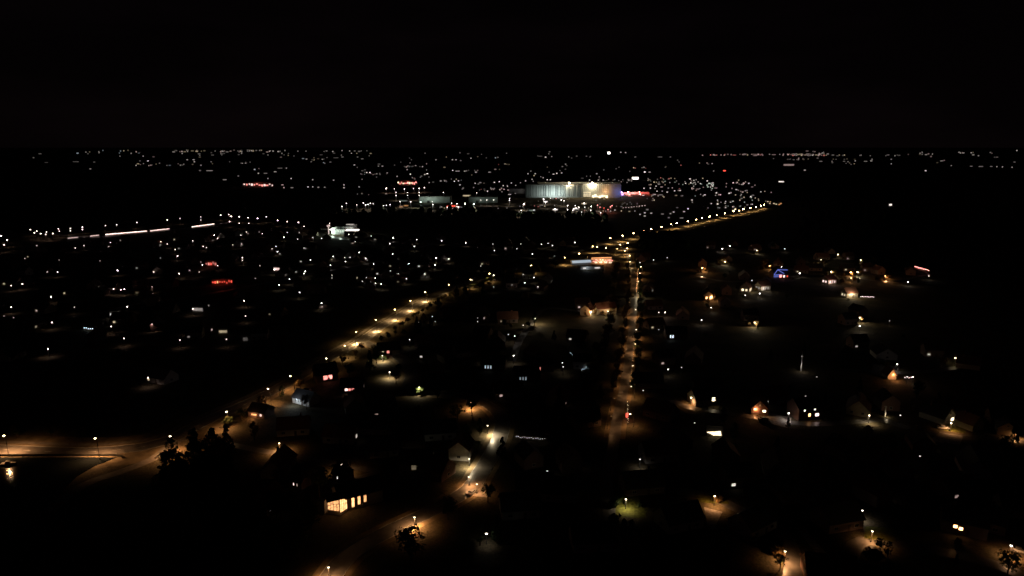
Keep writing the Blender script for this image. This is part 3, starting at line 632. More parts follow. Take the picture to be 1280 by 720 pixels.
# lit lawns & paving
def patch(name, pts, z, m):
    q = [P(*a) for a in pts]
    o = one(name, lambda bm: bm.faces.new([bm.verts.new((a.x, a.y, z)) for a in q]), M[m]); o['kind'] = 'structure'
patch('lawn', [(770, 646), (768, 620), (790, 614), (812, 632), (806, 648)], .036, 'lawn')
patch('lawn', [(873, 628), (868, 618), (905, 617), (912, 630)], .036, 'lawn')
patch('lawn', [(1080, 673), (1082, 658), (1118, 660), (1120, 677)], .036, 'lawn')
patch('pavement', [(880, 634), (903, 640), (892, 662), (884, 656)], .038, 'gravel')
patch('pavement', [(955, 528), (962, 516), (990, 522), (985, 535)], .038, 'gravel')
patch('pavement', [(1160, 552), (1175, 540), (1204, 545), (1200, 556)], .038, 'gravel')
patch('lawn', [(1180, 538), (1183, 530), (1210, 533), (1206, 542)], .036, 'lawn')
patch('pavement', [(1088, 468), (1092, 455), (1125, 458), (1118, 473)], .038, 'gravel')
patch('pavement', [(588, 620), (582, 606), (606, 600), (612, 622)], .038, 'path')
# ------------------------------------------------------------------ cars, sign, boat
def car(u, v, rot, m, lab, lights=True):
    t = root('parked_car', P(u, v), R(rot))
    def body(bm):
        prof = [(-2.2, .35), (-2.25, .8), (-2.0, 1.0), (-1.5, 1.05), (-1.0, 1.42), (.4, 1.45), (1.1, 1.02), (2.0, .88), (2.2, .6), (2.15, .33)]
        for sy in (1, -1): pass
        vs = [[bm.verts.new((x, s*(.86 if z < 1.1 else .68), z)) for x, z in prof] for s in (-1, 1)]
        n = len(prof)
        for i in range(n): bm.faces.new((vs[0][i], vs[0][(i+1) % n], vs[1][(i+1) % n], vs[1][i]))
        bm.faces.new(vs[0]); bm.faces.new(list(reversed(vs[1])))
    put('body', mesh(('carbody',), body), M[m], t)
    def glass(bm):
        for s in (-1, 1):
            pts = [(-1.35, 1.08), (-.95, 1.37), (.38, 1.39), (.95, 1.07)]
            vs = [bm.verts.new((x, s*(.855 if z < 1.1 else .73), z)) for x, z in pts]; bm.faces.new(vs)
        poly(bm, [(.46, -.62, 1.44), (.46, .62, 1.44), (1.06, .74, 1.07), (1.06, -.74, 1.07)], [(0, 1, 2, 3)])
        poly(bm, [(-1.04, -.62, 1.42), (-1.04, .62, 1.42), (-1.47, .74, 1.1), (-1.47, -.74, 1.1)], [(0, 1, 2, 3)])
    put('windows', mesh(('carglass',), glass), M['glassdark'], t, (0, 0, .012))
    for x in (-1.35, 1.35):
        for s in (-1, 1):
            w = put('wheel', mesh(('wheel',), lambda bm: bmesh.ops.create_cone(bm, cap_ends=True, segments=16, radius1=.33, radius2=.33, depth=.22, matrix=Matrix.Rotation(PI/2, 4, 'X'))), M['tyre'], t, (x, s*.82, .33))
            put('rim', mesh(('rim',), lambda bm: bmesh.ops.create_cone(bm, cap_ends=True, segments=12, radius1=.2, radius2=.2, depth=.24, matrix=Matrix.Rotation(PI/2, 4, 'X'))), M['metal'], w)
    for s in (-1, 1):
        put('headlight', mesh(('hl',), lambda bm: box(bm, 0, 0, 0, .1, .34, .16)), M['glassdark'], t, (2.17, s*.6, .68))
        put('tail_light', mesh(('tl',), lambda bm: box(bm, 0, 0, 0, .08, .25, .2)), M['carred'], t, (-2.25, s*.65, .82))
    tag(t, lab, 'car', 'parked cars'); return t
car(1179, 536, -14, 'carwhite', 'white car shining under the lamp in front of the grey house')
car(954, 525, 12, 'carwhite', 'pale car on the paving below the fiery orange porch')
car(940, 676, 18, 'cargrey', 'faint silver car on the dark street near the orange corner lamp')
car(1092, 690, -6, 'cargrey', 'silver car below the lamp lit lawn strip')
car(1103, 447+5, 10, 'cargrey', 'dim silver car under the pale gable with the roof lamp')
car(590, 617, 60, 'cargrey', 'dim car standing at the road fork below the slope')
car(1274, 690, -30, 'carwhite', 'white car beside the lamp at the lower right edge')
# red lit sign by straight road
p = P(783.5, 524); t = root('advertising_sign', p, R(8)); tag(t, 'red glowing sign box on a post at the straight road foot', 'sign')
one('post', lambda bm: (cone(bm, -.35, 0, 0, .06, .06, .9), cone(bm, .35, 0, 0, .06, .06, .9)), M['metal'], t)
one('frame', lambda bm: box(bm, 0, .05, 1.95, 1.3, .24, 2.3), M['dark'], t)
one('panel', lambda bm: box(bm, 0, -.09, 1.95, 1.15, .06, 2.1), emis('r', 1.5, False, True), t)
light(t, (0, -1.0, 1.8), 'POINT', 'r', 20, size=.4)
# white column near 1106,512
p = P(1106, 520); t = root('lit_column', p); tag(t, 'slim white lit column rising beside the lit hedge strip', 'column')
one('shaft', lambda bm: cone(bm, 0, 0, 0, .42, .22, 4.4, 10), M['stucco'], t); one('capital', lambda bm: box(bm, 0, 0, 4.5, .8, .8, .25), M['stucco'], t)
light(t, (.3, -1.4, .7), 'POINT', 'y', 80, size=.15)
p = P(1001, 464); t = root('flagpole', p); tag(t, 'faintly lit white pole standing in the dark field above four windows', 'flagpole')
one('pole', lambda bm: cone(bm, 0, 0, 0, .25, .12, 11, 8), M['stucco'], t); one('finial', globe_fn(.3), M['stucco'], t, (0, 0, 11.2))
light(t, (0, -1.6, 3), 'POINT', 'w', 110, size=.2); post_lamp(1002.5, 445.5, 5, 1.2, 'w', 0, lab='faint white light beyond the white pole', grp='post top street lamps')
LM += [('white pole', 1001, 455), ('slim white column', 1106, 513), ('red sign', 783.5, 518)]
# boat
p = P(11, 581); t = root('moored_boat', p + Vector((0, 0, .05)), R(6)); tag(t, 'small pale boat moored below the lamp at the quay', 'boat')
def hull(bm):
    secs = [(-2.6, .75, .0), (-1, 1.0, 0), (1, .9, 0), (2.3, .35, .1), (2.9, .03, .25)]
    rows = [[bm.verts.new(c) for c in ((x, -w, .75+dz), (x, -w*.7, .05), (x, w*.7, .05), (x, w, .75+dz))] for x, w, dz in secs]
    for a, b in zip(rows[:-1], rows[1:]):
        for i in range(3): bm.faces.new((a[i], a[i+1], b[i+1], b[i]))
        bm.faces.new((a[0], b[0], b[3], a[3]))
    bm.faces.new(rows[0])
one('hull', hull, M['stucco'], t); one('cabin', lambda bm: box(bm, -.3, 0, 1.15, 1.6, 1.1, .7), M['stucco'], t); one('thwart', lambda bm: box(bm, 1.4, 0, .8, .3, 1.2, .06), M['wood'], t)

# ------------------------------------------------------------------ big hall and shipyard
pl, pr = P(657, 247), P(728, 247.2)
L = (pr - pl).length; ang = math.atan2(pr.y - pl.y, pr.x - pl.x)
t = root('great_hall', pl, ang); tag(t, 'huge pale ribbed shipyard hall glowing under floodlights in the distance', 'hall')
def hallfront(bm):
    n = 34; hh = 30
    box(bm, L/2, 50, hh/2, L, 100, hh)

one('front_wall', hallfront, M['clad'], t)
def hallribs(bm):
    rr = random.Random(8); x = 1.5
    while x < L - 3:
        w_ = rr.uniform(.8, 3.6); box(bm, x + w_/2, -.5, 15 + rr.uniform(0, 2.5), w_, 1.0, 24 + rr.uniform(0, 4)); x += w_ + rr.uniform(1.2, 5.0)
one('shaded_ribs', hallribs, M['ribs'], t)  # floodlight falls evenly, so the rib shade is put into a darker colour
one('front_roof', lambda bm: box(bm, L/2, 50, 30.6, L+1.6, 102, 1.2), M['greywall'], t)
p2l, p2r = P(728.4, 246), P(771, 245); 
L2 = (p2r - p2l).length
def annexe(bm):
    n = 20; hh = 33.5
    box(bm, L2/2, 45, hh/2, L2, 90, hh)
    for i in range(n): box(bm, L2*(i+.5)/n, -.3, hh/2, L2/n*.35, .6, hh)
one('annexe_wall', annexe, M['clad'], t, (L + .4, 3.5, 0))
one('high_roof', lambda bm: (box(bm, (L+L2)/2 + 14, 62, 34.5, L+L2 - 28, 74, 2.0)), M['clad'], t)
one('high_wall', lambda bm: (box(bm, (L+L2)/2 + 14, 63, 31.8, L+L2 - 30, 70, 4.4)), M['clad'], t)
for i, x in enumerate((104, 159)):
    f = one('floodlight', lambda bm: box(bm, 0, 0, 0, 2.2, 1.0, 1.6), M['dark'], t, (x, -2.2 if i == 0 else 1.0, 35.5))
    one('diffuser', globe_fn(1.5, .7), emis('y', 60 if i == 0 else 80), f, (0, -1.1, -.2), smooth=True)
    one('bracket', lambda bm: tube(bm, (0, .4, 0), (0, 6, -1.5), .25), M['metal'], f)
    light(t, (x, -7.5 if i == 0 else -4.5, 33.0), 'POINT', 'y', 20000 if i == 0 else 55000, size=1.0)
# ground floods
for k, x in enumerate((14, 30, 46, 62, 78, 94, 112, 128)):
    pw = (10, 25, 70, 140, 130, 70, 15, 8)[k]
    f = root('floodlight_stand', t.matrix_world @ Vector((0, 0, 0)))
    q = pl + Vector((math.cos(ang)*x, math.sin(ang)*x, 0)) + Vector((math.sin(ang), -math.cos(ang), 0))*32
    f.location = q; f.rotation_euler.z = ang
    put('stand', mesh(('stand',), lambda bm: (cone(bm, 0, 0, 0, .12, .08, 3), box(bm, 0, 0, 3.2, 1.2, .5, .6))), M['dark'], f)
    light(f, (0, .8, 3.3), 'SPOT', 't', pw*330, rot=(R(108), 0, 0), spot=75, size=.4)
    tag(f, 'floodlight on the ground facing the great hall, %s from its left end' % ord_[k], 'floodlight', 'floodlights facing the great hall')
# lit low windows/entrances right of hall front
def emb(name, u, v0, wpx, hpx, c, T, parent=None, depth=4.0, blot=True, z0=0):
    pass
one('window_grid', lambda bm: [box(bm, 4 + i*4.4, 2.6, 4 + j*4.2, 3.4, .5, 2.6) for i in range(4) for j in range(3)], emis('y', .9, True), t, (L + .4, 0, 0))
one('yard_light_band', lambda bm: [box(bm, 25 + i*5.4, -1.5, 3.5 + 1.5*math.sin(i*1.7), 4.6, .6, 4 + 2*math.sin(i*2.3)) for i in range(7)], emis('y', 3.0, True, True), t, (L + .4, 0, 0))
light(t, (L + 55, -8, 16), 'POINT', 'a', 9000, size=2)
light(t, (L + 80, -8, 15), 'POINT', 'b', 900, size=2)
light(t, (L + 88, -6, 12), 'POINT', 'b', 1500, size=2)
LM += [('great hall left end', 657, 238), ('great hall middle', 695, 240), ('great hall right end', 745, 240)]
# tents with coloured lights
for i, (u, v, c, T, lab) in enumerate([(751.5, 240.5, 'k', 2.5, 'coral glowing tent peak at the great hall corner'), (757.5, 241.5, 'v', 3.5, 'violet glowing tent beside the great hall'), (767.5, 242.5, 'k', 2.5, 'broad coral glowing tent right of the violet tent'), (777, 241.8, 'v', 3, 'violet blue glowing tent below the white mast'), (785, 242.5, 'k', 5, 'brightest coral tent right of the white mast'), (799, 241.5, 'k', 2.0, 'outermost pinkish tent at the row end')]):
    p = P(u, v + 2); t2 = root('marquee_tent', p, .1*i); w = 12 if i in (2, 4) else 8
    one('canopy', lambda bm: cone(bm, 0, 0, 3.2, w*.7, .4, w*.45, 4), emis(c, T*.35), t2)
    one('side_wall', lambda bm: box(bm, 0, 0, 1.6, w*.9, w*.9, 3.2, PI/4), M['canvas'], t2)
    one('peak_lamp', globe_fn(.9), emis(c, T*12), t2, (0, 0, 3.6 + w*.45))
    light(t2, (0, -w, 3), 'POINT', c, 9000, size=1)
    tag(t2, lab, 'tent', 'coloured festival tents')
LM += [('row of coloured tents', 777, 242)]
a, b = P(765, 243.5), P(812, 242.5); m_ = (a+b)/2; t2 = root('festival_fence', m_); tag(t2, 'long low hoarding washed dark red and violet behind the tents', 'hoarding')
one('panel', lambda bm: box(bm, 0, 6, 2.5, (b-a).length, .6, 5, math.atan2(b.y-a.y, b.x-a.x)), M['canvas'], t2); one('rail', lambda bm: box(bm, 0, 6, 5.2, (b-a).length, .9, .3, math.atan2(b.y-a.y, b.x-a.x)), M['metal'], t2)
for k, c in enumerate('vkrkrr'): light(t2, (-40 + 17*k, 0, 3), 'POINT', c, 9000, size=1)
p = P(773.6, 243); t2 = root('mast', p); tag(t2, 'tall slim white mast rising behind the coloured tents', 'mast')
def lattice(bm):
    for sx, sy in ((-1, -1), (1, -1), (1, 1), (-1, 1)): tube(bm, (sx, sy, 0), (sx*.7, sy*.7, 27), .28)
    for k in range(9):
        z = 3*k; tube(bm, (-1, -1, z), (1, -1, z+3), .15); tube(bm, (1, -1, z), (-1, -1, z+3), .15)
one('lattice', lattice, M['stucco'], t2); one('top_arm', lambda bm: box(bm, -.5, 0, 27.5, 5, 1, 1), M['stucco'], t2)
light(t2, (0, -8, 14), 'POINT', 'c', 30000, size=1)
# bright white sign-like building 794,223
def lit_building(u, v, wpx, hpx, c, T, lab=None, pre='small lit far building', grp='far lit buildings', depth=.8, base=None):
    """building whose lit glazed front spans wpx by hpx photo pixels"""
    p = P(u, v + hpx/2 + .3); s = (p - Vector((0, 0, H))).length / F
    w, hh = wpx*s, hpx*s
    t = root('lit_building', p, R(rng.uniform(-12, 12)))
    w2, h2 = max(w*1.25, 6), hh*1.25 + 1.5
    w2, h2 = round(w2, 1), round(h2, 1)
    one('wall', lambda bm: box(bm, 0, w2*.3, h2/2, w2, w2*.6, h2), M['greywall'], t)
    one('roof', lambda bm: box(bm, 0, w2*.3, h2+.2, w2*1.04, w2*.64, .4), M['slate'], t)
    nb = max(2, min(8, int(wpx*1.2)))
    one('lit_windows', lambda bm: [box(bm, (i + .5 - nb/2)*w/nb, -.1, hh*.5 + .4, w/nb*.86, .3, hh*.95) for i in range(nb)], emis(c, lev(T, p, w*hh), wpx > 4), t)
    if lab: tag(t, lab, 'building', grp)
    else: later(t, pre, 'building', grp, p)
    return t
lit_building(794, 222.7, 7.5, 2.6, 'w', 6, 'building with a brilliant white flat front above the tents')
LM += [('brilliant white flat front', 794, 223)]
lit_building(905.5, 213.3, 3, 1.2, 'r', 2.0, 'far building showing a single red light'); LM += [('single far red light', 905.5, 213)]
lit_building(986, 206, 13, 1.8, 'p', .4, 'long far building with stacked pale window bands'); LM += [('far window bands', 986, 206)]
lit_building(976.5, 227, 6, 1.2, 'w', 1.6, 'isolated far building with a pale lit strip'); LM += [('isolated pale strip', 976.5, 227)]
lit_building(761, 191, 3, 2.2, 'w', 7, 'brightest far building on the horizon line'); LM += [('brightest horizon light', 761, 191)]
lit_building(1113, 256, 3, 1.8, 'w', 1.6, 'lonely farm with a bright white front in the black fields'); LM += [('lonely white farm', 1113, 256)]
# dim grey-green halls left of the great hall
def dim_hall(u0, u1, vb, hm, c, pw, lab, m='clad'):
    a, b = P(u0, vb), P(u1, vb); LL = (b-a).length; t = root('warehouse', a, math.atan2(b.y-a.y, b.x-a.x))
    one('wall', lambda bm: (box(bm, LL/2, 20, hm/2, LL, 40, hm), [box(bm, LL*(i+.5)/14, -.2, hm/2, LL/14*.4, .4, hm-.5) for i in range(14)]), M[m], t)
    one('roof', lambda bm: box(bm, LL/2, 20, hm+.4, LL+1, 41, .8), M['greywall'], t)
    one('door', lambda bm: box(bm, LL*.3, -.6, 2.5, 6, .3, 5), M['dark'], t)
    for k, w in enumerate(pw):
        if w: light(t, (LL*(k+.5)/len(pw), -9, hm*.7), 'POINT', c, w*.14, size=.6)
    tag(t, lab, 'warehouse'); return t
dim_hall(524, 563, 253.5, 13, 'g', (6000, 9000, 7000, 3000, 1500), 'dim grey green warehouse left of the great hall')
dim_hall(586, 622, 253.5, 12, 'g', (600, 2600, 1200, 900, 1200), 'fainter teal grey warehouse next to the great hall')
dim_hall(636, 656, 242, 12, 'w', (500, 1500), 'grey shed touching the left end of the great hall')
LM += [('grey green warehouse', 540, 249), ('teal grey warehouse', 603, 250)]
# greenish filling-station like building
p = P(428, 293); s = (p - Vector((0, 0, H))).length / F; t = root('service_building', p); tag(t, 'greenish white lit service building with a bright canopy and pillars', 'building')
one('wall', lambda bm: (box(bm, -6, 8, 3.6, 18, 12, 7.2), box(bm, 0, 14, 4.6, 26, 8, 9.2)), M['clad'], t)
one('roof', lambda bm: (box(bm, -6, 8, 7.4, 19, 13, .5), box(bm, 12, 18, 11.5, 11, 6, 1.2), box(bm, 12, 18, 9, 9, 5, 5)), M['greywall'], t)
one('glazed_front', lambda bm: [box(bm, -6 + i*3.1, 1.8, 4.3 - .5*(i % 2), 2.2, .3, 3.4) for i in range(5)], emis('g', .45, True), t)
one('entrance_tower', lambda bm: box(bm, -13.5, 2.5, 5.2, 3.4, 3, 6.5), emis('g', 5, True), t)
one('tower_top', lambda bm: box(bm, -10.5, 3.0, 8.4, 3.0, 2, 2.0), emis('g', .7), t)
one('entrance', lambda bm: box(bm, -13, 1.2, 1.6, 3.2, 1, 1.8), emis('g', 3.5), t)
one('canopy', lambda bm: box(bm, 14, 2, 5.9, 17, 8, 1.2), emis('w', 2.6), t)
one('canopy_pillars', lambda bm: [box(bm, x, -1, 2.8, .7, .7, 5.2) for x in (8, 11.5, 16, 18.5)], M['stucco'], t)
one('upper_canopy', lambda bm: box(bm, 8, 14, 12.4, 10, 5, .9), emis('w', .35), t)
one('sign_pylon', lambda bm: (box(bm, -20, 4, 5, 1.0, 1, 10), box(bm, -19, 4, 12, 2.2, .8, 2.8), box(bm, -21.5, 4, 11.4, 1.4, .8, 1.6)), emis('p', .8), t)
light(t, (-13, -4, 4), 'POINT', 'g', 3000, size=1); light(t, (14, -3, 3.5), 'POINT', 'w', 1500, size=1); light(t, (0, -12, 7), 'POINT', 'g', 2500, size=1)
LM += [('greenish service building', 430, 286)]
# junction restaurant
p = P(750, 330); t = root('restaurant', p); tag(t, 'restaurant with glowing orange coral eaves at the junction', 'restaurant')
one('wall', lambda bm: wall_fn(24, 14, 4, 5)(bm), M['cream'], t, (0, 9, 0)); one('roof', roof_fn(24, 14, 4, 5), M['slate'], t, (0, 9, 0))
def neon(bm):
    rr = random.Random(4)
    for i in range(15): box(bm, -9 + i*1.4, -.5 + rr.uniform(-.3, .3), 3.4 + rr.uniform(-1.0, 1.2), 1.1, .5, rr.uniform(.7, 1.6))
one('neon_eaves', neon, emis('k', 2.2), t, (2, 0, .3)); one('neon_eaves', lambda bm: [tube(bm, (-9, 0, 5.9), (12, 0, 6.6), .22), tube(bm, (-9, 0, 4.7), (12, 0, 4.9), .22)], emis('o', 2), t, (0, 1, .2))
one('lit_windows', lambda bm: [box(bm, -4 + i*5, 1.7, 1.4, 3, .3, 1.4) for i in range(4)], emis('y', 1.2, True), t)
light(t, (2, -4, 4), 'POINT', 'o', 2500, size=1)
p = P(728, 331.5); t = root('market_pavilion', p, R(6)); tag(t, 'pavilion with a bluish white glowing sloped awning beside the neon restaurant', 'pavilion')
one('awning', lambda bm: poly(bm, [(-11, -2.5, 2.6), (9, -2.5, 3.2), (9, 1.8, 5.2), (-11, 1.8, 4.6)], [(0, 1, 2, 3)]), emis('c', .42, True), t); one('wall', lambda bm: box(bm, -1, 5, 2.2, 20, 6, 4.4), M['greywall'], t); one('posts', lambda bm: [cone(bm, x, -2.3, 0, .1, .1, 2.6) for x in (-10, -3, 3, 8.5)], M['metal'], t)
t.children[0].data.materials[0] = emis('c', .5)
p = P(738, 337); t = root('low_annexe', p, R(10)); tag(t, 'low annexe with two small white lit bays in front of the neon restaurant', 'annexe')
one('wall', lambda bm: box(bm, 2, 3, 1.5, 24, 5, 3), M['stucco'], t); one('roof', lambda bm: box(bm, 2, 3, 3.15, 25, 6, .3), M['greywall'], t); one('lit_windows', lambda bm: [box(bm, x, .4, 1.5, 3, .2, 1.2) for x in (-6, 6, 8.5)], emis('w', .6), t); light(t, (-4, -3, 3), 'POINT', 'c', 220, size=.5)
LM += [('neon restaurant', 750, 325), ('busy junction cluster', 782, 308)]
# red lit facades
def red_facade(u0, u1, v, hm, c, T, lab, n=9, extra='w'):
    a, b = P(u0, v+1.2), P(u1, v+1.2); LL = (b-a).length; t = root('lit_facade_building', a, math.atan2(b.y-a.y, b.x-a.x))
    one('wall', lambda bm: box(bm, LL/2, LL*.15+.3, hm*.75, LL, LL*.3, hm*1.5), M['brick'], t); one('roof', lambda bm: box(bm, LL/2, LL*.15+.3, hm*1.5+.2, LL*1.03, LL*.33, .4), M['slate'], t)
    rr = random.Random(int(u0))
    for i in range(n): 
        w = LL/n
        one('lit_bay', lambda bm: box(bm, w*(i+.5), -.1, hm*(.3 + .5*rr.random()) + .6, w*rr.uniform(.35, .85), .3, hm*rr.uniform(.3, .7)), emis(extra if rr.random() < .3 else c, T*rr.uniform(.5, 1.6)), t)
    light(t, (LL/2, -hm*1.2, hm), 'POINT', c, 130*T*(LL/20), size=1); tag(t, lab, 'building'); return t
red_facade(265, 291, 354.5, 3.2, 'r', .9, 'shop front glowing red orange in the left suburb', 9, 'o')
red_facade(304, 342, 232, 9, 'k', 1.6, 'long low far building glowing coral above the left highway', 12, 'p')
red_facade(497, 521, 229.7, 9, 'k', 2.4, 'far yard building glowing coral and white left of the warehouses', 12, 'y')
red_facade(257, 271, 332, 4, 'k', .8, 'short row of dim red lights between two white lamps', 5, 'r')
red_facade(558, 575, 258.5, 4, 'r', 1.4, 'small coral and white lit shed below the grey green warehouse', 6, 'w')
LM += [('red orange shop front', 277, 354), ('coral far building', 323, 232), ('coral yard building', 508, 230)]
# bright wall along the highway
for k, (u0, v0, u1, v1, T) in enumerate([(113, 296.6, 124, 295.4, 1.2), (132, 294.6, 184, 290.2, 2.8), (188, 290, 212, 287.2, 2.4), (240, 284.8, 268, 281.2, 2.6), (85, 299.2, 98, 298, .9)]):
    a, b = P(u0, v0), P(u1, v1); d = b - a; t = root('light_barrier', a, math.atan2(d.y, d.x))
    LL = d.length
    one('barrier_wall', lambda bm: box(bm, LL/2, .5, .9, LL, .3, 1.8), M['stucco'], t)
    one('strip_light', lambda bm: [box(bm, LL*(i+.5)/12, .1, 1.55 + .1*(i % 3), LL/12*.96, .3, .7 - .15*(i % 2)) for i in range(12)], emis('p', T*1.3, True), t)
    one('coping', lambda bm: box(bm, LL/2, .5, 2.1, LL, .5, .12), M['metal'], t)
    tag(t, ['short gleaming barrier stretch just left of the long one', 'longest gleaming white barrier stretch along the left highway', 'gleaming barrier stretch just right of the longest one', 'gleaming barrier stretch nearest the service building', 'dim leftmost barrier stretch along the highway'][k], 'barrier', 'bright barriers along the highway')
LM += [('longest gleaming barrier', 158, 292), ('last gleaming barrier', 254, 283)]
# pale facade strips in left suburb
for (u, v, wd, hp, c, T, lab) in [(247.5, 387.3, 12, 3.6, 'w', .25, 'pale lit low building behind a bright lamp in the left suburb'), (142.5, 394.5, 7, 4, 'w', 1.6, 'small kiosk with a bright white front in the left suburb'), (279, 415, 9, 3, 'y', .35, 'faint yellowish building below the left suburb lamps'), (307, 424.5, 5, 4, 'w', .07, 'very dim pale house front near the main road'), (346, 336.5, 7, 3, 'p', 1.0, 'small building lit pinkish white'), (259.5, 382.2, 4, 1.3, 'w', .4, 'thin pale roof strip beyond the pale lit low building')]:
    lit_building(u, v, wd, hp, c, T, lab)

# ------------------------------------------------------------------ far lights
far_txt = '''113,211,1,w,4 124,190.7,.5,w,2 110,192,.3,w,2 150,195,.6,w,2 164,191.5,.7,w,2 179,195,.7,w,2 185,201,2.6,w,3 175,201,.4,w,3 234,199.5,1.6,w,3 242,199.5,2.6,w,5 243,202,1.6,w,3 264,202,.5,w,2 287,202,.3,w,2 303,204,1,w,2 307,204,1,w,3 42,197,.4,w,3 50,192,.4,w,6 58,203,.2,w,6 95,202,.4,w,12 262,213.2,.7,w,14 250,213,.3,w,4 281,224.5,.7,w,8 298,219.8,.4,w,3
344,214.5,.9,w,6 350,210,.6,w,10 358,210,1,w,2 353,231,1,p,5 355,234.5,1,p,2 365,234.5,.6,w,6 323,216.5,.8,w,3 332,216.5,.4,w,8 335,223,.5,w,2 364,223,1,w,2 391,224.5,.6,w,2 385,233.5,1.4,w,2 391,233.5,.8,w,2 398,234,.7,w,4 406,234,.6,w,3 417,225,.8,w,3 430,231,1,w,2 430,234.5,1.4,w,2.5 449,233.5,.6,w,2 413,202.5,.7,w,4 406,204,.6,w,2 420,197,.5,w,12 428,196,.8,w,5 389,202,.5,w,3 403,199,1.2,w,3 416,189.2,1.4,w,3 427.5,188,1.2,w,2 443,206,2,w,3.5 447,196,.6,w,3 458.5,215.5,1.6,w,2 462.5,215.5,2.4,w,2.5 484,216,.8,w,3 473,207.5,.7,w,3 478,207.5,1.3,w,4 512.5,203.5,.5,w,2 513,217.5,1.8,w,2 534,217,3.2,w,4.5 531,218,1,w,3
545,199.5,1,w,2 551,226,.8,w,4 556,226,.8,w,2 568,226.5,1.5,w,2 573,226,1.1,w,2 565.5,199.5,1.6,w,2.5 570,199.5,1.4,w,3 566,212.7,1.4,w,2 572,213.7,.9,w,10 581,213.7,.8,w,4 595,215,1.1,w,5 612,215,.9,w,6 594,229,1,w,2 575,231,1,w,3 579,235,.5,w,3 618,227.8,1.6,w,2.4 624,227,1.2,w,2 629,232,1.1,w,2 630,236.5,1.2,p,3 635.5,237.5,1.4,p,4 625,237,.9,p,3 637,243,1.3,w,7 646,240,.6,w,4
682,196.2,3.2,w,3.5 686,192,.6,w,2 675,195,.4,w,10 707,205,1,w,3 703,208,.7,w,4 692,217.5,1.6,w,4.5 696,216.5,2,w,2.5 669,217,1.2,w,3 660,217,.8,w,2 684,224.5,1.6,w,2 688,224.5,1.6,w,3 679,222,.8,w,2 702,216,1.1,w,3 657,226,.9,w,2 665,224,.6,w,2 806,214.8,3,w,4 812,215,.9,w,5 746,217,.5,w,4 748,225,.9,w,2.5 754,225,.7,w,3 737,225,1,w,2 776,190,1.8,w,3 782,190.5,1.5,w,3 794,196,.7,w,4 825,196,.7,w,10 838,196,.5,w,3 847,200,.4,w,3 862.5,223.5,2.4,w,3.5 863.5,228.5,2.4,w,3 857,229,1.2,w,2 868,228,.8,w,6 869,227.5,.7,w,3 884,226,1.6,w,2.6 916.5,228.4,2.2,p,3 921,228,2.6,p,3.5 929.5,229,2.2,p,4 936,229,1.2,w,2 895.5,241,2.2,w,3 911.5,241.5,2,w,3.5 938.5,245.8,2,w,2.4 881,243.5,1.6,w,4 850,238,1.8,w,3.5 834,240,1.6,w,3 805,235.3,1.2,w,2 813,235,1.3,w,2 820,232.5,.9,w,2 804,244,2,p,5 818,243,1.3,w,7 826,243.5,.5,w,9 803,241,.6,p,4 865,250,1.6,w,1.6 897,255,2.8,w,4 889,254.5,1,w,1.5 842,265,1.2,w,4 838,267,.8,w,3 860,261,2,w,1.6 855,264.5,1,w,4 828,267.5,.7,w,6 806,266,1.6,w,3 814,266.5,1.4,w,4 806,270,1.2,w,4 800,268,.9,w,3 836,272,.6,w,3 852,272.5,.7,w,8 919,261.5,5,y,3 916,263,1.5,y,3
1090,199,.8,w,3 1114,199,.8,w,3 1026,201.5,.9,w,6 1040,201.5,.6,w,2 1055,201.5,.7,w,5 1060,202,.6,w,3 1069,201,1,w,2 1089,201,1.6,w,5 1082,201.5,.9,w,8 1114,204.7,1,w,2 1157,213.3,1.3,w,3 1150,191.5,1,w,2.5 1177,201,1.4,w,7 1189,207,.7,w,2 1204,191,1.1,w,5 1214,190.8,1,w,3 1223,194.5,.9,w,3 1238,190.5,.6,w,3 1245,196.3,.5,w,9 1271,188,1,w,2 1268,202.5,.5,w,4 1214,207.8,1,w,5 1226,208,1,w,8 1239,208,1,w,5 1246,208.3,1,w,2.5 1253,208.5,1,w,2 1265,209,1,w,2.5 1006,212.5,.8,w,4 987,199,.5,w,5 992,199.5,.5,w,4 1022,197.5,.5,w,4 1110,193.5,.7,w,6 1124,194,.3,w,4 1075,194,.5,w,3'''
LM += [('far light triple', 241, 200), ('lone bright far light', 185, 201), ('far yard light twin', 534, 217), ('bright far front', 682, 196), ('bright far strip', 806, 215), ('triple pinkish floodlights', 922, 228), ('white industrial light cluster', 888, 230), ('amber corner blaze', 919, 261.5), ('far road end blaze', 965, 253), ('first far strip', 1089, 201), ('far dot row', 1230, 208), ('horizon glow stretch', 960, 193.5)]
for s in far_txt.split():
    a = s.split(','); u, v, b, c, w = float(a[0]), float(a[1]), float(a[2]), a[3], float(a[4])
    lit_building(u, v, max(.8, w*.5), .6 if w > 4 else .9, c, b*(.28 if v < 212 else .6))
SCAT = []
def scatter(n, u0, u1, v0, v1, b0, b1, cols, seed, wmax=3, **k):
    r = random.Random(seed)
    cen = [(r.uniform(u0, u1), r.uniform(v0, v1)) for _ in range(max(2, n//7))] if n > 30 else None
    for i in range(n):
        if cen and r.random() < .8:
            cu, cv = r.choice(cen); uu, vv = cu + r.gauss(0, 11), min(v1, max(v0, cv + r.gauss(0, .7)))
        else: uu, vv = r.uniform(u0, u1), r.uniform(v0, v1)
        SCAT.append((uu, vv, 0.9 + (r.random()**5)*wmax*.8, r.uniform(.7, 1.1), r.choice(cols), (b0 + (b1-b0)*r.random()**3)*(.35 if v0 < 212 else .55)))
scatter(60, 216, 345, 187.8, 190, .25, 1.6, 'wwpy', 1)
scatter(70, 100, 640, 188, 212, .2, 1.0, 'wwpyc', 31, 2)
scatter(60, 480, 900, 205, 240, .2, 1.2, 'wwpyk', 32, 1.5)
scatter(40, 640, 1270, 188, 206, .15, .8, 'wwpy', 33, 2)
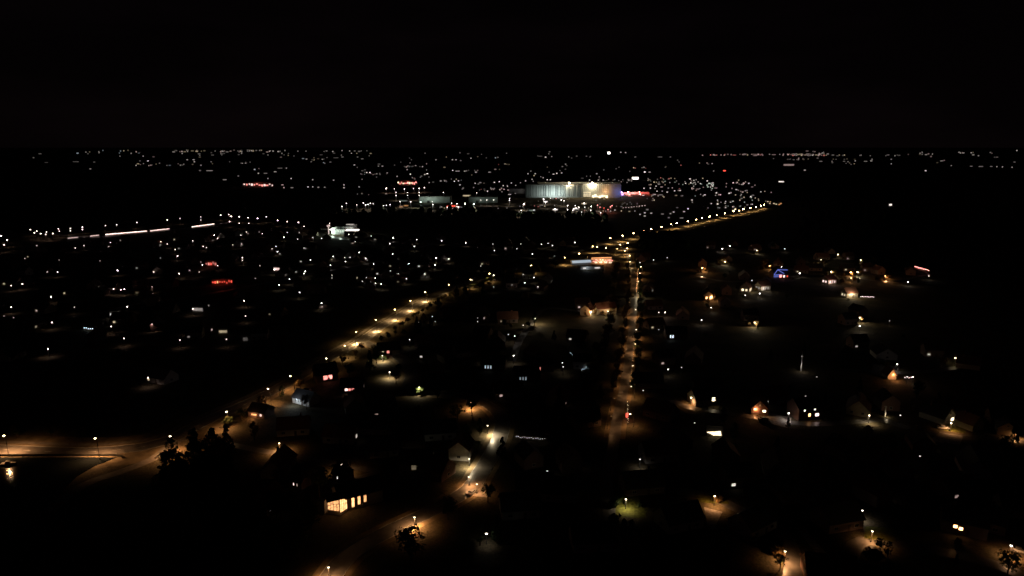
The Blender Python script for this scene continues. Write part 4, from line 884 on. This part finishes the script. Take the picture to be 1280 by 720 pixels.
scatter(110, 440, 900, 204, 262, .15, .9, 'wwwpyt', 35, 1.5)
scatter(60, 560, 790, 247, 265, .2, 1.4, 'wwyk', 36, 1.5)
scatter(60, 895, 1060, 192.6, 194.2, .4, 1.6, 'pyw', 37, 2)
scatter(70, 780, 950, 224, 262, .2, 1.2, 'wwpyg', 34, 1.5)
scatter(14, 225, 340, 191, 194, .15, .5, 'w', 2)
scatter(14, 345, 460, 188, 190, .2, .8, 'w', 3)
scatter(10, 330, 460, 191, 200, .15, .7, 'w', 4)
scatter(8, 470, 640, 189, 205, .15, .5, 'w', 5)
scatter(8, 650, 760, 189, 198, .15, .6, 'w', 6)
scatter(34, 895, 1032, 193.1, 194.2, .7, 2.2, 'ppk', 7, 5)
scatter(12, 1005, 1032, 188.5, 195, .3, .8, 'pw', 8)
scatter(10, 1030, 1130, 193, 195, .2, .6, 'w', 9)
scatter(16, 600, 660, 226, 242, .3, 1.2, 'wwp', 10)
scatter(30, 810, 880, 224, 246, .3, 1.3, 'wwp', 12)
scatter(20, 882, 893, 228, 236, .7, 2.2, 'gw', 13, 1.5)
scatter(16, 893, 945, 228, 250, .25, 1.2, 'wp', 14)
scatter(12, 855, 945, 244, 262, .25, .9, 'wg', 15)
scatter(8, 905, 960, 245, 256, .3, 1.0, 'wy', 16)
scatter(14, 660, 790, 206, 227, .2, .9, 'w', 17)
scatter(10, 420, 600, 205, 234, .2, .8, 'w', 18)
scatter(10, 958, 976, 252, 256, 1.5, 4, 'yya', 19, 2)
# yard lamps and small lit sheds in front of the great hall
yard = '''655,255,8,w 651.5,263,1.6,w 667.5,262.5,1.2,w 679.5,248.8,5,w 682,253,3,w 688,248,1.2,w 694,261,4,w 701.5,250,3,w 705,251,2.4,w 709.5,257,2.6,w 709.5,262,2.6,w 717,261,3,w 720,260,3.4,w 723.5,259,2.6,w 719,257,1.4,w 730,254,4.5,w 739,258,6,w 747,256.5,2,k 750,259,1.6,k 755,260,1,r 763,258.5,2.2,k 765,257,2.2,k 760,262,1,k 751,266,1.5,w 727,265,1,w 738.5,263,1,w 742,246,1.2,y 716,263,1.4,w 731,259,.9,w
526,252.5,3.2,g 513.5,252.3,2.6,w 500,252,2,w 517,235.6,1,p 505.5,236,4,p 483,235.5,3.4,p 493,236,1,w 524,235.5,2.4,p 530.5,234.5,2.2,p 540.5,252,1.2,w 541,255.5,2.8,w 564.5,254,2,w 571,254.5,3.8,w 581.5,254.5,4.5,w 592.3,255,5,g 608.5,250,2.4,w 617,250,2,w 637,250.5,2.4,w 601,250,1,w 573,258.5,4,w 559,259,1.4,w 596,241,1,w 609.5,239,.8,w 637,248,1.6,w 
433,254,1.2,w 427.5,258,1.8,w 446,256,1,w 454,253.5,1.8,w 457,256,2.4,w 460,255.5,2.2,w 463,254,1.6,w 479.5,257,1.4,w 483,256.5,1,w 487.5,255.5,1.2,w 466.5,254.5,1,w'''
def mast(u, v, b, c, hgt=12, pre='white yard floodlight', grp='yard floodlights'):
    base = P(u, v, hgt); t = root('floodlight_mast', base); r = .55 if base.y < 1800 else .9
    put('mast_pole', mesh(('mastp', hgt), lambda bm: cone(bm, 0, 0, 0, .22, .12, hgt)), M['metal'], t)
    put('lamp_head', mesh(('mh',), lambda bm: box(bm, 0, .35, 0, 1.3, .5, .7)), M['dark'], t, (0, 0, hgt))
    put('lamp_glass', mesh(('mg', r), globe_fn(r, .8), True), emis(c, lev(b, base, PI*r*r*.8)), t, (0, -.25, hgt))
    if hgt > 7: light(t, (0, -1.2, hgt - 1.0), 'SPOT', c, 1800*b, spot=150, size=.3)
    later(t, pre, 'floodlight', grp, base + Vector((0, 0, hgt)))
for s in yard.split():
    a = s.split(','); mast(float(a[0]), float(a[1]), float(a[2])*1.2, a[3])
for i in range(9): mast(779 + i*3.4, 259.8 - i*.36, .45, 'p', 6, 'small dotted row lamp', 'dotted row of small yard lamps')
for u in (495, 509.5, 524, 554.3): mast(u, 240.5, 1.5, 'w', 18, 'tall lit mast', 'tall twin lit masts'); mast(u, 244.2, 1.5, 'w', 12, 'lower lit mast', 'tall twin lit masts')
for k, (u, v, w, c, T) in enumerate([(694, 262, 6, 'w', 1.2), (682, 252, 5, 'w', 1.2), (720, 261, 6, 'w', .8), (507.5, 257, 5, 'a', .5), (501.5, 258.5, 4, 'a', .3), (583.5, 244.5, 9, 'y', .7), (809, 262, 3, 'w', .2), (665, 263, 8, 'g', .2), (730, 254.5, 6, 'y', .8), (504, 251, 9, 'g', .12)]):
    lit_building(u, v, w, 1.4, c, T, pre='low lit yard shed', grp='low yard sheds')
for k, (u, v) in enumerate([(870, 345), (690, 391)]): pass

SCAT.sort(key=lambda a: -a[2]*a[3]*a[5])
nown = 288 - sum(1 for o in bpy.data.objects if o.name.startswith('lit_building'))
for a in SCAT[:nown]: lit_building(*a)
def far_stuff():
    groups = {}
    for u, v, wp, hp, c, T in SCAT[nown:]:
        p = P(u, v + hp/2); q = (p - Vector((0, 0, H))).length / F; w_, h_ = wp*q, hp*q
        groups.setdefault(emis(c, lev(T, p, w_*h_)), []).append((p, w_, h_))
    bm = bmesh.new(); mats = [M['greywall']]
    for m_, L_ in groups.items():
        mats.append(m_)
        for p, w_, h_ in L_:
            n0 = len(bm.faces); box(bm, p.x, p.y + w_*.4 + 1, p.z + h_*.75, w_*1.3, w_*.8, h_*1.5)
            box(bm, p.x, p.y, p.z + h_*.6, w_, .6, h_); bm.faces.ensure_lookup_table()
            for f in bm.faces[n0+6:]: f.material_index = len(mats) - 1
    me = bpy.data.meshes.new('far_town'); bm.to_mesh(me); bm.free()
    for m_ in mats: me.materials.append(m_)
    o = bpy.data.objects.new('far_town', me); COL.objects.link(o); o['kind'] = 'stuff'; o['label'] = 'dim pinprick lights of distant towns along the horizon'; o['category'] = 'town lights'
far_stuff()

# ------------------------------------------------------------------ scattered dark houses next to suburb lamps
hr = random.Random(5)
def free(p, r):
    for q, w in HOUSES:
        if math.hypot(q.x-p.x, q.y-p.y) < (w + 13)*.62 + r: return False
    d, _ = road_dist(p)
    if d < 11: return False
    return min(math.hypot(q.x-p.x, q.y-p.y) for q in MAIN) > 34
def near_house(u, v, n=1, dmin=8, dmax=22, back=False):
    b = P(u, v + 1)
    for k in range(n):
        for tr in range(8):
            a = hr.uniform(.5, 2.6) if back else hr.uniform(0, 2*PI); rr = hr.uniform(dmin, dmax); p = Vector((b.x + rr*math.cos(a), b.y + rr*math.sin(a), 0))
            if free(p, 0):
                w, d, e, rh = hr.choice([(12, 8.5, 3.0, 3.6), (10, 8, 4.4, 3.2), (14, 9, 3.0, 4.0)]); wm = 'brick' if back else hr.choice(['brick', 'brick', 'stucco', 'cream']); rm = hr.choice(['tile', 'slate'])
                wn = [('S', -w*.3, 1.5, 1.6, 1.2, None), ('S', w*.3, 1.5, 1.6, 1.2, None), ('E', 0, 1.5, 1.4, 1.2, None), ('W', 0, 1.5, 1.4, 1.2, None)]
                lit = hr.random() < .5
                if lit: wn[0] = ('S', -w*.3, 1.5, 1.6, 1.2, hr.choice('ywp'), 1, hr.uniform(.1, .9))
                nm = {'brick': 'brick', 'stucco': 'white', 'cream': 'cream'}[wm]
                house(0, 0, hr.choice([0, 90]) + hr.uniform(-25, 25), w, d, e, rh, wm, rm, wn, pos=p, chim=hr.random() < .7,
                      pre='%s-roofed %s house%s' % ({'tile': 'red', 'slate': 'dark'}[rm], nm, ', a window lit' if lit else ''))
                break
for s in sub.split():
    u, v, b = map(float, s.split(','))
    if v > 285 and b > 1.3: near_house(u, v)
for s in rt.split():
    a = s.split(','); u, v, b = float(a[0]), float(a[1]), float(a[2])
    if b > 1.4 and v < 640: near_house(u, v, 1, 9, 17, True)
for u, v in [(455, 505), (470, 530), (410, 570), (350, 580), (360, 610), (540, 575), (690, 500), (720, 520), (640, 500), (840, 560), (900, 580), (960, 590), (1030, 570), (1090, 590), (1150, 610), (1210, 600), (1250, 620), (1000, 620), (700, 420), (560, 440), (540, 460)]: near_house(u, v, 1, 2, 14)

# ------------------------------------------------------------------ trees
def crown_fn(kind, seed):
    def fn(bm):
        r = random.Random(seed)
        clumps = []
        if kind == 'round':
            for i in range(46):
                a, z = r.uniform(0, 2*PI), r.uniform(-1, 1); rad = (r.random() ** .45)
                s = math.sqrt(max(0, 1 - z*z)); clumps.append((Vector((math.cos(a)*s*3.2*rad*r.uniform(.8, 1.15), math.sin(a)*s*3.2*rad*r.uniform(.8, 1.15), 5.6 + z*2.7*rad)), r.uniform(.6, 1.2)))
        elif kind == 'conifer':
            for i in range(60):
                z = r.random(); a = r.uniform(0, 2*PI); rad = (1 - z)*2.1*r.uniform(.6, 1.05) + .1
                clumps.append((Vector((math.cos(a)*rad, math.sin(a)*rad, 1.2 + z*8.6)), .85*(1 - z*.6)))
        elif kind == 'bush':
            for i in range(26):
                a, z = r.uniform(0, 2*PI), r.uniform(0, 1); s = math.sqrt(1 - z*z*.8)
                clumps.append((Vector((math.cos(a)*s*1.3*r.uniform(.5, 1), math.sin(a)*s*1.3*r.uniform(.5, 1), .4 + z*1.5)), r.uniform(.4, .7)))
        else:
            for i in range(40):
                a, z = r.uniform(0, 2*PI), r.random(); s = math.sin(PI*min(1, .15 + z*.85)); clumps.append((Vector((math.cos(a)*s*2.0*r.uniform(.4, 1.1), math.sin(a)*s*2.0*r.uniform(.4, 1.1), 2.5 + z*7.5)), r.uniform(.5, .95)))
        for c, s in clumps:
            for k in range(26):
                d = Vector((r.gauss(0, 1), r.gauss(0, 1), r.gauss(0, 1))); d = d.normalized() * s * r.random() ** .4
                q = c + d; n1 = Vector((r.gauss(0, 1), r.gauss(0, 1), r.gauss(0, .6))).normalized(); n2 = n1.cross(Vector((r.gauss(0, 1), r.gauss(0, 1), r.gauss(0, 1)))).normalized()
                l = r.uniform(.16, .34)
                bm.faces.new([bm.verts.new(q + n1*l), bm.verts.new(q + n2*l*.7), bm.verts.new(q - n1*l), bm.verts.new(q - n2*l*.7)])
    return fn
def trunk_fn(kind, seed):
    def fn(bm):
        r = random.Random(seed)
        if kind == 'bush':
            for i in range(5): tube(bm, (0, 0, 0), (r.uniform(-.5, .5), r.uniform(-.5, .5), 1.2), .05, .02, 5)
            return
        top = 8.8 if kind in ('conifer', 'tall') else 6.0
        tube(bm, (0, 0, -.1), (r.uniform(-.15, .15), r.uniform(-.15, .15), top*.55), .26, .16, 8); tube(bm, (0, 0, top*.5), (0, 0, top), .17, .04, 6)
        if kind != 'conifer':
            for i in range(7):
                a = i*.9; z = top*(.35 + .07*i); tube(bm, (0, 0, z), (math.cos(a)*2.0, math.sin(a)*2.0, z + 1.6), .09, .03, 5)
    return fn
KINDN = {'round': 'broad round crowned tree', 'conifer': 'dark pointed conifer', 'tall': 'tall slender leafy tree', 'bush': 'rounded garden bush'}
TREES = []
def tree(u, v, kind=None, s=1.0, lab=None, pos=None, m=None, pre=None):
    kind = kind or hr.choice(['round', 'round', 'tall', 'conifer']); k = hr.randrange(3)
    p = pos if pos is not None else P(u, v)
    t = root('bush' if kind == 'bush' else 'tree', p, hr.uniform(0, 6.28)); t.scale = (s, s, s*hr.uniform(.92, 1.1))
    put('trunk', mesh(('trunk', kind, k), trunk_fn(kind, k)), M['bark'], t)
    mm = m or ('leafdark' if kind == 'conifer' else hr.choice(['leaf', 'leaf', 'leafdry']))
    put('crown', mesh(('crown', kind, k), crown_fn(kind, k*7 + len(kind))), M[mm], t)
    TREES.append(p)
    if lab: tag(t, lab, 'bush' if kind == 'bush' else 'tree')
    else: later(t, pre or KINDN[kind], 'bush' if kind == 'bush' else 'tree', 'bushes' if kind == 'bush' else 'trees in the dark', p + Vector((0, 0, 5*s)))
def clear(p, r=3.5, rd=5.5):
    if road_dist(p)[0] < rd: return False
    for q, w in HOUSES:
        if math.hypot(q.x-p.x, q.y-p.y) < w*.5 + r: return False
    return True
# camera side of the main road
for i, q in enumerate(MAIN):
    if not (-190 < q.x < 120 and q.y < 700): continue
    u_ = pix(q)[0]
    if u_ < 222: continue
    a = MAIN[min(i+1, len(MAIN)-1)] - MAIN[max(i-1, 0)]; a.normalize(); nrm = Vector((a.y, -a.x, 0))
    near_ = u_ < 440
    for k in range(1 if not near_ else (i % 2)):
        p = q + nrm*(hr.uniform(11, 15) if near_ else hr.uniform(13, 17)) + a*hr.uniform(-2, 2)
        if clear(p, 1.0, 7): tree(0, 0, hr.choice(['round', 'round', 'tall']) if near_ else 'round', hr.uniform(.55, .85) if near_ else hr.uniform(.42, .6), pos=p)
    if i % 2 == 0:
        p = q + nrm*hr.uniform(22, 40)
        if clear(p): tree(0, 0, None, hr.uniform(.8, 1.2), pos=p)
# grove lower left
for i in range(26):
    p = P(hr.uniform(205, 290), hr.uniform(560, 620))
    if clear(p, 3.5, 7): tree(0, 0, None, hr.uniform(.8, 1.3), pos=p)
for i in range(34):
    p = P(hr.uniform(205, 400), hr.uniform(575, 715))
    if clear(p): tree(0, 0, None, hr.uniform(.8, 1.4), pos=p)
for i in range(10):
    p = P(hr.uniform(0, 130), hr.uniform(541, 549))
    if clear(p, 3, 8): tree(0, 0, 'round', hr.uniform(.35, .6), pos=p)
for s_ in rt.split():
    a = s_.split(',')
    if a[3] in 'yao' and float(a[1]) < 480:
        q = P(float(a[0]), float(a[1]) + 1, 3.6)
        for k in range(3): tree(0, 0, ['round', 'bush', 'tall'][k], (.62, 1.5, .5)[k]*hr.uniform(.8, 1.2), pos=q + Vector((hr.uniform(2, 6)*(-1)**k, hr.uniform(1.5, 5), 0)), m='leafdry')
# straight road avenue
for v in list(range(336, 400, 5)) + list(range(402, 540, 9)):
    best = min(STRAIGHT, key=lambda q: abs(pix(q)[1] - v))
    for sx in (-5.0, 5.0) if v < 495 else (-9.5,):
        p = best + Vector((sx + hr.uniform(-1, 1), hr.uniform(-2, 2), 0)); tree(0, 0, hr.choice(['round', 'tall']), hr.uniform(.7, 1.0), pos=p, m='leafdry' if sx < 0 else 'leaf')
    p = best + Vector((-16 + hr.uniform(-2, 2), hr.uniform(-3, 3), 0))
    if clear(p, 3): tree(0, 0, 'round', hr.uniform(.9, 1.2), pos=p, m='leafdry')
# hand placed silhouettes and lit trees
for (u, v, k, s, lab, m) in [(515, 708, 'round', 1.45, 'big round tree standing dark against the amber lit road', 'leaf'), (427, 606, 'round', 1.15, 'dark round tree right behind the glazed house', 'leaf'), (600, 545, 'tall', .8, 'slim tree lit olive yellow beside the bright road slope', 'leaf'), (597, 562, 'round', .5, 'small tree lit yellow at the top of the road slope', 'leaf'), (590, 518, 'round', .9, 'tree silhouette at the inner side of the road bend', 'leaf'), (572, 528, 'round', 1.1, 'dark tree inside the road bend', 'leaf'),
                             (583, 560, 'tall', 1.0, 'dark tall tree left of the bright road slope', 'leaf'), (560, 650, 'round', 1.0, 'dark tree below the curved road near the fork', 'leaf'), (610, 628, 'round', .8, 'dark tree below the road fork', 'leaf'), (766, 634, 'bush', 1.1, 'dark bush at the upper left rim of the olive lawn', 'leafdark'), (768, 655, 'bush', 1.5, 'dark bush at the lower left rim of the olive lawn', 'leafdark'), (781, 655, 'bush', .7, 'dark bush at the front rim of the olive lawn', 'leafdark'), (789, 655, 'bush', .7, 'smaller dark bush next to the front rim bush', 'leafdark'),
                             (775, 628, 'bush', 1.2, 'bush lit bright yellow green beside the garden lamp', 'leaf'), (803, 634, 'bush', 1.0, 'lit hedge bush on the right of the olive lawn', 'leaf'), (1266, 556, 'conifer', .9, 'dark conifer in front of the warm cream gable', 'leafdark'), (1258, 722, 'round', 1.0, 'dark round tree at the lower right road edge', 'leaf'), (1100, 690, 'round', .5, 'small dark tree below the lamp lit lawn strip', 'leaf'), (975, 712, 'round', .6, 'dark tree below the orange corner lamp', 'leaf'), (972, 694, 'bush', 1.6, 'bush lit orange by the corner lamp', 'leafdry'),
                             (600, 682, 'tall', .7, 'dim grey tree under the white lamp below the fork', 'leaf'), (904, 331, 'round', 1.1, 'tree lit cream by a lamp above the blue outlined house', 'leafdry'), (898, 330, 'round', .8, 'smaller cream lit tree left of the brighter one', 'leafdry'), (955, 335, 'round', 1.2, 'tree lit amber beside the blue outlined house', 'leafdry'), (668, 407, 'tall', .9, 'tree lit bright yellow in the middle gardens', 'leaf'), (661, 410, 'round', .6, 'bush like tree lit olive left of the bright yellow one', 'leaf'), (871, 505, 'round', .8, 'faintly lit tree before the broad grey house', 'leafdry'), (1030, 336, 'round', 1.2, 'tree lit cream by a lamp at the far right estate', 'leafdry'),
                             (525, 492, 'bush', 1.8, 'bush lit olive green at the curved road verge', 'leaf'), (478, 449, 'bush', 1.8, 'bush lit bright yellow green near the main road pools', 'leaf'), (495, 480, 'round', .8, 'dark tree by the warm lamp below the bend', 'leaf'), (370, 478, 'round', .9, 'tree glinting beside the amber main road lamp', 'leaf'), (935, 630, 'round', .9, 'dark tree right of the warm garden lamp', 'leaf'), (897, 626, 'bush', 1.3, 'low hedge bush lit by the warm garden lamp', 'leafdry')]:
    tree(u, v, k, s, lab, m=m)
post_lamp(668.5, 398.5, 4, 2.5, 'y', 0, lab='hidden warm lamp over the bright yellow lit tree', grp='garden and lane lamps')
l = light(None, P(668, 403) + Vector((1, -6, 5)), 'POINT', 'y', 2600, size=.3)
# gardens
def garden(n, u0, u1, v0, v1, s0=.6, s1=1.1):
    for i in range(n):
        p = P(hr.uniform(u0, u1), hr.uniform(v0, v1))
        if clear(p): tree(0, 0, hr.choice(['round', 'tall', 'conifer', 'bush', 'bush']), hr.uniform(s0, s1), pos=p)
garden(40, 800, 1270, 480, 600, .5, 1.0); garden(34, 820, 1270, 600, 715, .4, .8); garden(26, 840, 1180, 310, 470); garden(16, 430, 760, 440, 600); garden(30, 0, 400, 300, 470); garden(20, 400, 700, 300, 430); garden(10, 620, 760, 600, 710)
# far woodland masses
def wood(name, regions, n, seed):
    def fn(bm):
        r = random.Random(seed)
        for i in range(n):
            (u0, u1, v0, v1) = r.choice(regions); p = P(r.uniform(u0, u1), r.uniform(v0, v1)); hh = r.uniform(7, 12)
            res = bmesh.ops.create_icosphere(bm, subdivisions=2, radius=1, matrix=Matrix.Translation(p + Vector((0, 0, hh*.5))) @ Matrix.Diagonal((hh*.45, hh*.45, hh*.55, 1)))
            for vtx in res['verts']: vtx.co += Vector((r.uniform(-1, 1), r.uniform(-1, 1), r.uniform(-1, 1)))*hh*.09
    o = one(name, fn, M['leafdark']); o['kind'] = 'stuff'; o['label'] = 'dark belt of far woodland across the plain'; o['category'] = 'woodland'
wood('woodland', [(320, 640, 264, 274), (640, 760, 270, 284), (800, 860, 298, 312), (1000, 1280, 260, 300)], 420, 3)

resolve()
for o in bpy.data.objects:
    if 'label' in o and len(o['label'].split()) > 16: print('LONG', o['label'])

def ridge(bm):
    rr = random.Random(21); prev = None
    for i in range(420):
        a = -.75 + 1.5*i/419; hh = 76 + 26*max(0, noise.noise(Vector((a*6, 0, 3)))+.2) + 8*noise.noise(Vector((a*70, 1, 0))) + rr.uniform(0, 4)
        cur = [bm.verts.new((r*math.sin(a), r*math.cos(a), z)) for r, z in ((11800, 60), (12400, hh), (14500, hh*.95), (15200, 60))]
        if prev:
            for k in range(3): bm.faces.new((prev[k], prev[k+1], cur[k+1], cur[k]))
        prev = cur
o = one('hills', ridge, M['leafdark']); o['kind'] = 'structure'
# ------------------------------------------------------------------ world, camera, render
w = bpy.data.worlds.new('World'); sc.world = w; w.use_nodes = True; nt = w.node_tree
bg = nt.nodes['Background']
sky = nt.nodes.new('ShaderNodeTexSky'); sky.sky_type = 'NISHITA'; sky.sun_disc = False; sky.sun_elevation = R(-6); sky.sun_rotation = R(200)
tc = nt.nodes.new('ShaderNodeTexCoord'); sep = nt.nodes.new('ShaderNodeSeparateXYZ'); nt.links.new(tc.outputs['Generated'], sep.inputs[0])
mp = nt.nodes.new('ShaderNodeMapping'); mp.inputs['Scale'].default_value = (1.2, 1.2, 5); nt.links.new(tc.outputs['Generated'], mp.inputs['Vector'])
nz = nt.nodes.new('ShaderNodeTexNoise'); nz.inputs['Scale'].default_value = 2.2; nz.inputs['Detail'].default_value = 5; nt.links.new(mp.outputs[0], nz.inputs['Vector'])
cl = nt.nodes.new('ShaderNodeMapRange'); cl.inputs[1].default_value = .42; cl.inputs[2].default_value = .75; cl.inputs[3].default_value = .75; cl.inputs[4].default_value = 1.9; nt.links.new(nz.outputs['Fac'], cl.inputs[0])
rp = nt.nodes.new('ShaderNodeValToRGB'); e = rp.color_ramp.elements      # night cloud lit by the towns below
e[0].position = 0.0; e[0].color = (.0013, .0007, .0008, 1); e[1].position = .30; e[1].color = (.0007, .0004, .0006, 1)
nt.links.new(sep.outputs['Z'], rp.inputs['Fac'])
mul = nt.nodes.new('ShaderNodeMixRGB'); mul.blend_type = 'MULTIPLY'; mul.inputs[0].default_value = 1; nt.links.new(rp.outputs[0], mul.inputs[1]); nt.links.new(cl.outputs[0], mul.inputs[2])
skm = nt.nodes.new('ShaderNodeMixRGB'); skm.blend_type = 'ADD'; skm.inputs[0].default_value = .0; nt.links.new(mul.outputs[0], skm.inputs[1]); nt.links.new(sky.outputs[0], skm.inputs[2])
skm.inputs[0].default_value = .0002
nt.links.new(skm.outputs[0], bg.inputs['Color']); bg.inputs['Strength'].default_value = 1.0

cam = bpy.data.cameras.new('Camera'); co = bpy.data.objects.new('Camera', cam); COL.objects.link(co); sc.camera = co
co.location = (0, 0, H); co.rotation_euler = (R(90) - PITCH, 0, 0)
cam.sensor_width = 36; cam.lens = 36 * F / 1280; cam.clip_start = 1; cam.clip_end = 80000
sc.view_settings.view_transform = 'Standard'; sc.view_settings.look = 'None'; sc.view_settings.exposure = 0; sc.view_settings.gamma = 1
sc.render.engine = 'CYCLES'; cy = sc.cycles
cy.max_bounces = 3; cy.diffuse_bounces = 1; cy.glossy_bounces = 2; cy.transmission_bounces = 2; cy.use_light_tree = True
cy.caustics_reflective = False; cy.caustics_refractive = False
cy.use_denoising = True; cy.sample_clamp_indirect = 2.0
sc.render.filter_size = 1.5; cy.pixel_filter_type = 'BLACKMAN_HARRIS'; cy.filter_width = 1.6
cy.use_adaptive_sampling = False
